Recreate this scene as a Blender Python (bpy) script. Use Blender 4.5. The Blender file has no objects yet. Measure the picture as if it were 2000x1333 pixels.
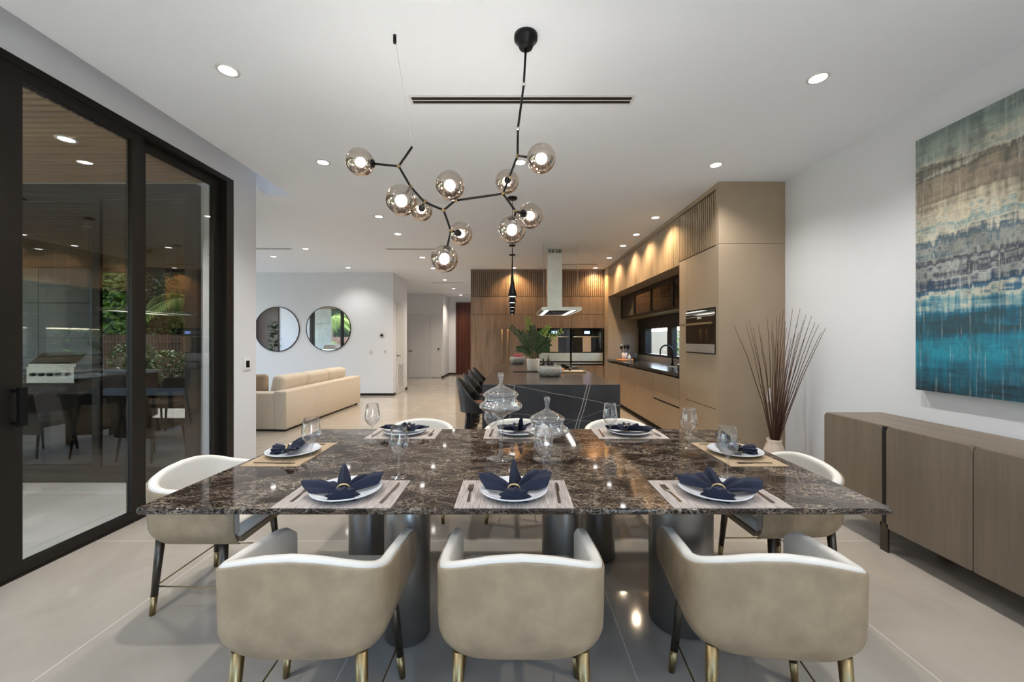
import bpy, math, random
from math import sin, cos, pi, radians, sqrt, atan2
from mathutils import Vector, Matrix
random.seed(7)
SC = bpy.context.scene
COL = SC.collection

# ------------------------------------------------------------------ camera
F = 778.0                       # focal length in pixels of the 2000 px wide frame
HOR = 664.0                     # row of the horizon
H = 1.42                        # eye height
CEIL = 3.13
cam_d = bpy.data.cameras.new('camera')
cam_d.sensor_width = 36.0
cam_d.lens = F / 2000.0 * 36.0
cam_d.shift_y = (HOR - 666.5) / 2000.0
cam_d.clip_start = 0.05
cam_d.clip_end = 200
cam = bpy.data.objects.new('camera', cam_d)
COL.objects.link(cam)
cam.location = (0, 0, H)
cam.rotation_euler = (pi / 2, 0, 0)
SC.camera = cam

def at(px, py, Y):
    """world point seen at a pixel at depth Y"""
    return Vector(((px - 1000) * Y / F, Y, H - (py - HOR) * Y / F))

def on(px, py, z):
    """world point seen at a pixel at height z"""
    Y = (H - z) * F / (py - HOR)
    return Vector(((px - 1000) * Y / F, Y, z))

# ------------------------------------------------------------------ world, sun, exposure
SC.view_settings.view_transform = 'Standard'
SC.view_settings.look = 'None'
SC.view_settings.gamma = 1.0
SC.view_settings.use_curve_mapping = False
SC.view_settings.exposure = 1.38
world = bpy.data.worlds.new('sky')
SC.world = world
world.use_nodes = True
wn = world.node_tree
bg = wn.nodes['Background']
sky = wn.nodes.new('ShaderNodeTexSky')
sky.sky_type = 'NISHITA'
sky.sun_disc = False
sky.sun_elevation = radians(52)
sky.sun_rotation = radians(20)
sky.altitude = 0
sky.air_density = 1.0
sky.dust_density = 1.5
wn.links.new(sky.outputs[0], bg.inputs[0])
bg.inputs[1].default_value = 0.75
sun_d = bpy.data.lights.new('sun', 'SUN')
sun_d.energy = 9.0
sun_d.angle = radians(0.6)
sun_d.color = (1.0, 0.95, 0.86)
sun = bpy.data.objects.new('sun', sun_d)
COL.objects.link(sun)
sun.rotation_euler = Vector((-0.25, -0.45, 1.0)).to_track_quat('Z', 'Y').to_euler()
SPOT_W = 26.0
GLOBE_W = 7.0                   # watt per downlight
C = SC.cycles
C.use_denoising = True
try:
    C.denoiser = 'OPENIMAGEDENOISE'
except Exception:
    pass
C.max_bounces = 10
C.diffuse_bounces = 5
C.glossy_bounces = 5
C.transmission_bounces = 8
C.transparent_max_bounces = 24
C.caustics_reflective = False
C.caustics_refractive = False
C.sample_clamp_indirect = 4.0
C.blur_glossy = 0.5

# ------------------------------------------------------------------ materials
def lin(c):
    c = c / 255.0
    return c / 12.92 if c <= 0.04045 else ((c + 0.055) / 1.055) ** 2.4

def rgb(r, g, b):
    return (lin(r), lin(g), lin(b), 1.0)

class NT:
    def __init__(s, name):
        s.m = bpy.data.materials.new(name)
        s.m.use_nodes = True
        s.t = s.m.node_tree
        s.bsdf = s.t.nodes['Principled BSDF']
        s.out = s.t.nodes['Material Output']
    def n(s, kind, **kw):
        nd = s.t.nodes.new(kind)
        for k, v in kw.items():
            setattr(nd, k, v)
        return nd
    def l(s, a, b):
        s.t.links.new(a, b)
    def coords(s, scale=(1, 1, 1), rot=(0, 0, 0)):
        tc = s.n('ShaderNodeTexCoord')
        mp = s.n('ShaderNodeMapping')
        mp.inputs['Scale'].default_value = scale
        mp.inputs['Rotation'].default_value = rot
        s.l(tc.outputs['Object'], mp.inputs['Vector'])
        return mp.outputs['Vector']
    def noise(s, vec, scale=5, detail=4, rough=0.5, dist=0.0):
        nd = s.n('ShaderNodeTexNoise')
        nd.inputs['Scale'].default_value = scale
        nd.inputs['Detail'].default_value = detail
        nd.inputs['Roughness'].default_value = rough
        nd.inputs['Distortion'].default_value = dist
        s.l(vec, nd.inputs['Vector'])
        return nd.outputs['Fac']
    def ramp(s, fac, stops, interp='LINEAR'):
        nd = s.n('ShaderNodeValToRGB')
        nd.color_ramp.interpolation = interp
        e = nd.color_ramp.elements
        while len(e) > 1:
            e.remove(e[-1])
        e[0].position = stops[0][0]
        e[0].color = stops[0][1]
        for p, c in stops[1:]:
            x = e.new(p)
            x.color = c
        s.l(fac, nd.inputs['Fac'])
        return nd.outputs['Color']
    def math(s, op, a, b=None, c=None):
        nd = s.n('ShaderNodeMath', operation=op)
        for i, v in enumerate((a, b, c)):
            if v is None:
                continue
            if isinstance(v, (int, float)):
                nd.inputs[i].default_value = v
            else:
                s.l(v, nd.inputs[i])
        return nd.outputs[0]
    def mix(s, fac, a, b):
        nd = s.n('ShaderNodeMix', data_type='RGBA')
        for v, i in ((fac, 0), (a, 6), (b, 7)):
            if isinstance(v, (int, float)):
                nd.inputs[i].default_value = v
            elif isinstance(v, tuple):
                nd.inputs[i].default_value = v
            else:
                s.l(v, nd.inputs[i])
        return nd.outputs[2]
    def bump(s, height, strength=0.2, dist=0.01):
        nd = s.n('ShaderNodeBump')
        nd.inputs['Strength'].default_value = strength
        nd.inputs['Distance'].default_value = dist
        s.l(height, nd.inputs['Height'])
        s.l(nd.outputs['Normal'], s.bsdf.inputs['Normal'])
    def base(s, col):
        if isinstance(col, tuple):
            s.bsdf.inputs['Base Color'].default_value = col
        else:
            s.l(col, s.bsdf.inputs['Base Color'])
    def pr(s, rough=0.5, metal=0.0, spec=0.5, coat=0.0):
        s.bsdf.inputs['Roughness'].default_value = rough
        s.bsdf.inputs['Metallic'].default_value = metal
        s.bsdf.inputs['Specular IOR Level'].default_value = spec
        s.bsdf.inputs['Coat Weight'].default_value = coat
        return s

def flat(name, col, rough=0.5, metal=0.0, spec=0.5, var=0.06, scale=6, bump=0.0, coat=0.0):
    """procedural: base colour with slight noise variation"""
    t = NT(name).pr(rough, metal, spec, coat)
    v = t.coords()
    nz = t.noise(v, scale, 5, 0.55)
    lo = tuple(max(0, c * (1 - var)) for c in col[:3]) + (1,)
    hi = tuple(min(1, c * (1 + var)) for c in col[:3]) + (1,)
    t.base(t.ramp(nz, [(0.3, lo), (0.7, hi)]))
    if bump:
        t.bump(t.noise(v, scale * 20, 3), bump, 0.002)
    return t.m

def emit(name, col, strength):
    t = NT(name)
    t.base((0, 0, 0, 1))
    t.bsdf.inputs['Emission Color'].default_value = col
    t.bsdf.inputs['Emission Strength'].default_value = strength
    return t.m

def thin_glass(name, tint=(1, 1, 1, 1), refl=0.06, edge=0.9, rough=0.0, glossc=(1, 1, 1, 1), pw=4.0):
    """thin clear glass: transparent with a facing-dependent reflection"""
    t = NT(name)
    t.t.nodes.remove(t.bsdf)
    tr = t.n('ShaderNodeBsdfTransparent')
    tr.inputs[0].default_value = tint
    gl = t.n('ShaderNodeBsdfGlossy')
    gl.inputs['Color'].default_value = glossc
    gl.inputs['Roughness'].default_value = rough
    lw = t.n('ShaderNodeLayerWeight')
    lw.inputs[0].default_value = 0.5
    p = t.math('POWER', lw.outputs['Facing'], pw)
    fac = t.math('MULTIPLY_ADD', p, edge - refl, refl)
    ms = t.n('ShaderNodeMixShader')
    t.l(fac, ms.inputs[0])
    t.l(tr.outputs[0], ms.inputs[1])
    t.l(gl.outputs[0], ms.inputs[2])
    t.l(ms.outputs[0], t.out.inputs[0])
    return t.m

def wood(name, c1, c2, axis='Z', rough=0.45, scale=1.0, fine=60):
    t = NT(name).pr(rough)
    sc = {'Z': (fine, fine, 2.0), 'Y': (fine, 2.0, fine), 'X': (2.0, fine, fine)}[axis]
    v = t.coords(tuple(a * scale for a in sc))
    n1 = t.noise(v, 1.0, 6, 0.6, 0.6)
    sc2 = tuple(a * 0.12 if a > 10 else a * 0.5 for a in sc)
    n2 = t.noise(t.coords(sc2), 1.0, 3, 0.5)
    f = t.math('MULTIPLY_ADD', n2, 0.5, t.math('MULTIPLY', n1, 0.5))
    t.base(t.ramp(f, [(0.32, c1), (0.66, c2)]))
    t.bump(n1, 0.08, 0.002)
    return t.m

M = {}
M['wall'] = flat('white_wall_paint', rgb(216, 218, 223), 0.75, var=0.012, scale=1.5)
M['ceiling'] = flat('white_ceiling_paint', rgb(231, 236, 243), 0.85, var=0.012, scale=1.2)
M['black_base'] = flat('black_skirting', rgb(26, 25, 26), 0.4)
M['white_door'] = flat('white_door_paint', rgb(205, 206, 208), 0.5, var=0.01)
M['black_metal'] = flat('black_metal', rgb(20, 20, 22), 0.38, 0.6)
M['frame_metal'] = flat('dark_bronze_frame', rgb(38, 35, 32), 0.42, 0.5)
M['brass'] = flat('brushed_brass', rgb(158, 138, 100), 0.36, 1.0)
M['gold'] = flat('satin_gold', rgb(212, 190, 140), 0.35, 0.9)
M['cutlery'] = flat('champagne_cutlery', rgb(138, 124, 110), 0.22, 1.0)
M['steel'] = flat('brushed_steel', rgb(222, 221, 214), 0.34, 1.0)
M['chrome'] = flat('polished_chrome', rgb(225, 225, 225), 0.08, 1.0)
M['leather'] = flat('taupe_leather', rgb(154, 137, 113), 0.42, var=0.18, scale=11, bump=0.08)
M['cream'] = flat('cream_leather', rgb(226, 223, 216), 0.45, var=0.02)
M['pedestal'] = flat('dark_brushed_metal', rgb(150, 146, 142), 0.32, 0.85, var=0.12, scale=3)
M['chair_leg'] = flat('gunmetal_leg', rgb(84, 78, 70), 0.33, 0.8)
M['taupe_lacquer'] = flat('taupe_lacquer', rgb(160, 143, 122), 0.42, var=0.04, scale=2)
M['walnut'] = wood('walnut_veneer', rgb(94, 79, 67), rgb(152, 132, 115))
M['taupe_flute'] = wood('taupe_fluted_wood', rgb(140, 120, 96), rgb(164, 143, 116))
M['oak_side'] = wood('grey_oak_veneer', rgb(106, 95, 81), rgb(126, 114, 98), rough=0.5)
M['oak_top'] = wood('grey_oak_top', rgb(104, 92, 79), rgb(134, 120, 104), 'Y', 0.45)
M['red_wood'] = wood('mahogany_door_wood', rgb(48, 18, 8), rgb(92, 40, 19), rough=0.35)
M['brown_panel'] = wood('brown_wall_panel', rgb(40, 24, 15), rgb(70, 42, 26), rough=0.4)
M['slat_wood'] = wood('patio_ceiling_wood', rgb(128, 102, 74), rgb(166, 134, 98), 'X', 0.6)
M['groove'] = flat('painted_groove_shade', rgb(40, 30, 23), 0.6)  # dark brown that paints in the shade between the flutes
M['dark_void'] = flat('dark_recess', rgb(14, 13, 13), 0.6)
M['plate'] = flat('white_porcelain', rgb(226, 230, 238), 0.15, var=0.01, coat=0.3)
M['navy'] = flat('navy_linen', rgb(24, 32, 56), 0.8, var=0.15, scale=40, bump=0.15)
M['sofa'] = flat('beige_sofa_fabric', rgb(206, 194, 177), 0.9, var=0.04, scale=30, bump=0.2)
M['sofa_pillow'] = flat('taupe_pillow_fabric', rgb(166, 146, 124), 0.9, var=0.08, scale=30)
M['stool'] = flat('black_stool_leather', rgb(19, 20, 22), 0.42, var=0.1)
M['stool_seat'] = flat('cognac_stool_seat', rgb(120, 78, 50), 0.5)
M['glass'] = thin_glass('clear_crystal', (0.98, 0.98, 0.985, 1), 0.06, 1.0, pw=2.4)
M['jar_glass'] = thin_glass('jar_crystal', (0.97, 0.975, 0.98, 1), 0.12, 1.0, pw=1.9)
M['door_glass'] = thin_glass('tinted_door_glass', (0.84, 0.85, 0.84, 1), 0.07, 0.9, 0.0, (0.8, 0.8, 0.8, 1))
M['solar_glass'] = thin_glass('solar_reflective_glass', (0.09, 0.09, 0.085, 1), 0.24, 0.9, 0.0, (0.5, 0.5, 0.48, 1))
M['window_glass'] = thin_glass('window_glass', (0.93, 0.95, 0.96, 1), 0.04, 0.9)
M['smoke_glass'] = thin_glass('smoked_cabinet_glass', (0.42, 0.34, 0.28, 1), 0.08, 0.9)
M['mirror'] = NT('mirror_silver').pr(0.02, 1.0).m
M['mirror'].node_tree.nodes['Principled BSDF'].inputs['Base Color'].default_value = (0.86, 0.87, 0.87, 1)
M['lens'] = emit('downlight_lens', (1, 0.97, 0.93, 1), 9.0)
M['bulb'] = emit('globe_bulb', (1, 0.93, 0.82, 1), 22.0)
M['strip'] = emit('hood_light_strip', (1, 0.93, 0.82, 1), 4.0)
M['display'] = emit('oven_display', (0.25, 0.42, 1.0, 1), 1.6)
M['pend_in'] = emit('pendant_lamp_disc', (1, 0.93, 0.85, 1), 4.0)
M['trim_white'] = flat('white_trim_ring', rgb(215, 215, 215), 0.5, var=0.01)
M['stone_bowl'] = flat('grey_stone_bowl', rgb(150, 150, 145), 0.7, var=0.25, scale=25)
M['white_pot'] = flat('white_ceramic_pot', rgb(212, 206, 198), 0.4, var=0.03)
M['leaf'] = flat('plant_leaf', rgb(42, 70, 38), 0.35, var=0.4, scale=12)
M['leaf_young'] = flat('young_plant_leaf', rgb(120, 150, 60), 0.4, var=0.2, scale=12)
M['stem'] = flat('plant_stem', rgb(96, 88, 58), 0.6)
M['hedge'] = flat('hedge_leaf', rgb(92, 128, 48), 0.45, var=0.45, scale=5)
M['palm'] = flat('palm_leaf', rgb(110, 130, 52), 0.45, var=0.4, scale=3)
M['bark'] = flat('palm_bark', rgb(110, 96, 78), 0.9, var=0.2, bump=0.4)
M['twig'] = flat('brown_branch', rgb(74, 42, 30), 0.6, var=0.3, scale=20)
M['slate'] = flat('dark_slate_tray', rgb(40, 34, 32), 0.4)
M['board'] = flat('acacia_board', rgb(188, 128, 76), 0.5, var=0.2)
M['towel'] = flat('beige_towel', rgb(176, 160, 142), 0.95, var=0.04, bump=0.2)
M['black_glass'] = flat('black_oven_glass', rgb(10, 10, 12), 0.06, coat=0.5)
M['patio_tan'] = flat('tan_outdoor_fabric', rgb(112, 100, 84), 0.8)
M['grass'] = flat('garden_grass', rgb(92, 112, 56), 0.9, var=0.3, scale=3)
M['pale_fence'] = wood('pale_vinyl_fence', rgb(92, 88, 84), rgb(108, 104, 100), fine=14)
M['brown_fence'] = wood('brown_fence_wood', rgb(84, 58, 46), rgb(116, 84, 68), fine=20)
M['vase'] = flat('cream_vase', rgb(206, 190, 174), 0.4)
M['plastic_white'] = flat('white_plastic', rgb(222, 222, 222), 0.4, var=0.01)

# floor tiles
def tile_mat(name, c1, c2, grout, size, ox, oy, rough, gw=0.0028):
    t = NT(name).pr(rough, 0, 0.5)
    tc = t.n('ShaderNodeTexCoord')
    sp = t.n('ShaderNodeSeparateXYZ')
    t.l(tc.outputs['Object'], sp.inputs[0])
    def line(o, off):
        f = t.math('FRACT', t.math('DIVIDE', t.math('SUBTRACT', o, off), size))
        d = t.math('MINIMUM', f, t.math('SUBTRACT', 1.0, f))
        return t.math('LESS_THAN', d, gw / size)
    g = t.math('MAXIMUM', line(sp.outputs[0], ox), line(sp.outputs[1], oy))
    v = t.coords((0.8, 0.8, 0.8), (0, 0, 0.5))
    n1 = t.noise(v, 1.6, 7, 0.6, 1.2)
    base = t.ramp(n1, [(0.3, c1), (0.7, c2)])
    t.base(t.mix(g, base, grout))
    return t.m
M['floor'] = tile_mat('cream_porcelain_tile', rgb(165, 157, 146), rgb(181, 173, 162), rgb(212, 206, 196), 1.257, 0.524, 2.81, 0.07)
M['patio_floor'] = tile_mat('patio_stone_tile', rgb(206, 203, 197), rgb(222, 219, 213), rgb(160, 156, 148), 1.2, 0.1, 0.3, 0.5)

def marble_dark():
    t = NT('emperador_marble').pr(0.05, 0, 0.32, 0.0)
    v = t.coords((1.0, 1.7, 1.5), (0, 0, 0.25))
    w = t.n('ShaderNodeTexNoise')
    w.inputs['Scale'].default_value = 7.0
    w.inputs['Detail'].default_value = 7
    w.inputs['Roughness'].default_value = 0.6
    t.l(v, w.inputs['Vector'])
    vm = t.n('ShaderNodeVectorMath', operation='SCALE')
    t.l(w.outputs['Color'], vm.inputs[0])
    vm.inputs['Scale'].default_value = 0.20
    va = t.n('ShaderNodeVectorMath', operation='ADD')
    t.l(v, va.inputs[0])
    t.l(vm.outputs[0], va.inputs[1])
    wv = va.outputs[0]
    n1 = t.noise(wv, 15.0, 10, 0.75, 0.2)
    base = t.ramp(n1, [(0.42, rgb(15, 11, 10)), (0.52, rgb(40, 29, 25)), (0.61, rgb(72, 56, 46)), (0.72, rgb(118, 100, 86))])
    big = t.ramp(t.noise(v, 2.2, 3), [(0.35, (0.70, 0.70, 0.70, 1)), (0.65, (1.12, 1.1, 1.08, 1))])
    mm = t.n('ShaderNodeMix', data_type='RGBA', blend_type='MULTIPLY')
    mm.inputs[0].default_value = 1.0
    t.l(base, mm.inputs[6])
    t.l(big, mm.inputs[7])
    def veins(scale, w0, amp):
        vo = t.n('ShaderNodeTexVoronoi', feature='DISTANCE_TO_EDGE')
        vo.inputs['Scale'].default_value = scale
        t.l(wv, vo.inputs['Vector'])
        return t.ramp(vo.outputs['Distance'], [(0.0, (amp, amp, amp, 1)), (w0, (amp * .3, amp * .3, amp * .3, 1)), (w0 * 2.2, (0, 0, 0, 1))])
    gate = t.ramp(t.noise(wv, 5.0, 4), [(0.40, (0, 0, 0, 1)), (0.62, (1, 1, 1, 1))])
    va_ = veins(5.0, 0.010, 0.4)
    vb_ = t.math('MULTIPLY', veins(17.0, 0.035, 0.8), gate)
    vc_ = t.math('MULTIPLY', veins(42.0, 0.06, 0.5), t.math('MULTIPLY_ADD', gate, 0.7, 0.3))
    f = t.math('MINIMUM', t.math('ADD', va_, t.math('ADD', vb_, vc_)), 0.8)
    t.base(t.mix(f, mm.outputs[2], rgb(178, 164, 148)))
    return t.m
M['marble'] = marble_dark()

def stone_dark():
    t = NT('charcoal_veined_stone').pr(0.28)
    v = t.coords()
    n1 = t.noise(v, 3, 6, 0.6)
    base = t.ramp(n1, [(0.3, rgb(44, 46, 52)), (0.7, rgb(60, 62, 68))])
    tc = t.n('ShaderNodeTexCoord')
    sp = t.n('ShaderNodeSeparateXYZ')
    t.l(tc.outputs['Object'], sp.inputs[0])
    wob = t.math('MULTIPLY', t.math('SUBTRACT', t.noise(v, 4, 3), 0.5), 0.03)
    # long veins: lines through x, y, z
    tot = None
    for (ax, ay, az, c, w) in ((1, 0, -0.277, 0.585, 0.0042), (1, 0, -0.277, 0.617, 0.0036), (1, 0, -0.15, -0.108, 0.003),
                               (0.193, 0, 1.0, 0.916, 0.0022), (0.1, 0, 1.0, 0.60, 0.0013), (-0.35, 0, 1.0, 0.28, 0.0011), (0.24, 0, 1.0, 0.50, 0.0011)):
        e = t.math('ADD', t.math('MULTIPLY', sp.outputs[0], ax), t.math('ADD', t.math('MULTIPLY', sp.outputs[1], ay), t.math('MULTIPLY', sp.outputs[2], az)))
        d = t.math('ABSOLUTE', t.math('SUBTRACT', t.math('ADD', e, wob), c))
        l_ = t.math('LESS_THAN', d, w)
        tot = l_ if tot is None else t.math('MAXIMUM', tot, l_)
    t.base(t.mix(t.math('MULTIPLY', tot, 0.7), base, rgb(190, 188, 186)))
    return t.m
M['stone'] = stone_dark()

def stone_top():
    t = NT('brown_grey_stone_top').pr(0.22)
    v = t.coords()
    base = t.ramp(t.noise(v, 2, 5, 0.6), [(0.3, rgb(66, 60, 56)), (0.7, rgb(84, 77, 72))])
    t.base(base)
    return t.m
M['stone_top'] = stone_top()

def counter_mat():
    t = NT('black_veined_counter').pr(0.15)
    v = t.coords()
    vo = t.n('ShaderNodeTexVoronoi', feature='DISTANCE_TO_EDGE')
    vo.inputs['Scale'].default_value = 1.4
    t.l(v, vo.inputs['Vector'])
    t.base(t.mix(t.ramp(vo.outputs['Distance'], [(0, (0.6, 0.6, 0.6, 1)), (0.012, (0, 0, 0, 1))]), rgb(36, 38, 36), rgb(170, 150, 130)))
    return t.m
M['counter'] = counter_mat()

def placemat_mat(c1, c2, axis):
    t = NT('woven_placemat').pr(0.6)
    sc = (230, 9, 1) if axis == 'Y' else (9, 230, 1)
    v = t.coords(sc)
    n1 = t.noise(v, 1.0, 2, 0.5)
    t.base(t.ramp(n1, [(0.38, c1), (0.6, c2)]))
    t.bump(n1, 0.3, 0.002)
    return t.m
M['mat_y'] = placemat_mat(rgb(150, 139, 134), rgb(196, 187, 180), 'Y')
M['mat_x'] = placemat_mat(rgb(150, 128, 100), rgb(190, 168, 138), 'X')

def painting_mat():
    t = NT('abstract_painting').pr(0.35)
    tc = t.n('ShaderNodeTexCoord')
    sp = t.n('ShaderNodeSeparateXYZ')
    t.l(tc.outputs['Object'], sp.inputs[0])
    v = t.math('DIVIDE', t.math('ADD', sp.outputs[2], 0.89), 1.78)
    stroke = t.noise(t.coords((1, 1.6, 13)), 1.0, 6, 0.62)
    drip = t.noise(t.coords((1, 30, 2.4)), 1.0, 6, 0.65)
    drip2 = t.noise(t.coords((1, 60, 2.4)), 1.0, 3, 0.6)
    o = t.math('MULTIPLY', t.math('SUBTRACT', stroke, 0.5), 0.26)
    o2 = t.math('MULTIPLY', t.math('SUBTRACT', drip, 0.5), 0.15)
    vv = t.math('ADD', v, t.math('ADD', o, o2))
    S = [(0.0, rgb(14, 34, 48)), (0.05, rgb(12, 84, 104)), (0.10, rgb(16, 112, 138)), (0.16, rgb(28, 140, 164)), (0.21, rgb(14, 96, 122)),
         (0.265, rgb(40, 72, 80)), (0.31, rgb(20, 104, 134)), (0.34, rgb(128, 164, 168)), (0.36, rgb(204, 198, 178)), (0.385, rgb(60, 108, 136)),
         (0.42, rgb(40, 58, 84)), (0.455, rgb(168, 172, 168)), (0.49, rgb(48, 56, 76)), (0.53, rgb(150, 152, 146)), (0.565, rgb(60, 88, 106)),
         (0.60, rgb(200, 194, 174)), (0.64, rgb(128, 152, 154)), (0.67, rgb(198, 190, 168)), (0.73, rgb(120, 110, 96)), (0.79, rgb(152, 140, 122)),
         (0.84, rgb(94, 92, 84)), (0.875, rgb(194, 190, 172)), (0.92, rgb(150, 162, 154)), (1.0, rgb(112, 128, 124))]
    col = t.ramp(vv, S)
    # pale vertical runs
    run = t.ramp(drip2, [(0.56, (0, 0, 0, 1)), (0.66, (1, 1, 1, 1))])
    gate = t.ramp(stroke, [(0.35, (0, 0, 0, 1)), (0.6, (1, 1, 1, 1))])
    f = t.math('MULTIPLY', t.math('MULTIPLY', run, gate), 0.5)
    dark = t.ramp(t.noise(t.coords((1, 9, 5)), 1.0, 7, 0.7), [(0.38, (0.55, 0.55, 0.55, 1)), (0.55, (0, 0, 0, 1))])
    col2 = t.mix(f, col, rgb(196, 204, 200))
    col3 = t.mix(t.math('MULTIPLY', dark, 0.8), col2, rgb(40, 48, 52))
    t.base(col3)
    t.bump(drip, 0.2, 0.004)
    return t.m
M['painting'] = painting_mat()

def globe_mat():
    """smoked mirrored glass: clear at the top, a bronze mirror film below"""
    t = NT('smoked_mirror_glass')
    t.t.nodes.remove(t.bsdf)
    tc = t.n('ShaderNodeTexCoord')
    sp = t.n('ShaderNodeSeparateXYZ')
    t.l(tc.outputs['Object'], sp.inputs[0])
    film = t.ramp(t.math('MULTIPLY_ADD', sp.outputs[2], 6.6, 0.5), [(0.0, (0.62, 0.62, 0.62, 1)), (0.5, (0.5, 0.5, 0.5, 1)), (0.62, (0.28, 0.28, 0.28, 1)), (0.85, (0.1, 0.1, 0.1, 1))])
    tint = t.ramp(t.math('MULTIPLY_ADD', sp.outputs[2], 6.6, 0.5), [(0.2, (0.62, 0.5, 0.42, 1)), (0.62, (0.72, 0.66, 0.6, 1)), (0.8, (0.86, 0.86, 0.84, 1))])
    lw = t.n('ShaderNodeLayerWeight')
    lw.inputs[0].default_value = 0.5
    p = t.math('POWER', lw.outputs['Facing'], 3.0)
    fac = t.math('MINIMUM', t.math('ADD', film, t.math('MULTIPLY', p, 0.7)), 0.95)
    tr = t.n('ShaderNodeBsdfTransparent')
    t.l(tint, tr.inputs[0])
    gl = t.n('ShaderNodeBsdfGlossy')
    gl.inputs['Color'].default_value = (0.80, 0.71, 0.63, 1)
    gl.inputs['Roughness'].default_value = 0.03
    ms = t.n('ShaderNodeMixShader')
    t.l(fac, ms.inputs[0])
    t.l(tr.outputs[0], ms.inputs[1])
    t.l(gl.outputs[0], ms.inputs[2])
    t.l(ms.outputs[0], t.out.inputs[0])
    return t.m
M['globe'] = globe_mat()

def concrete_mat():
    t = NT('concrete_panels').pr(0.7)
    v = t.coords()
    t.base(t.ramp(t.noise(v, 2.5, 7, 0.6), [(0.3, rgb(150, 158, 156)), (0.7, rgb(184, 190, 186))]))
    return t.m
M['concrete'] = concrete_mat()

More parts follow.
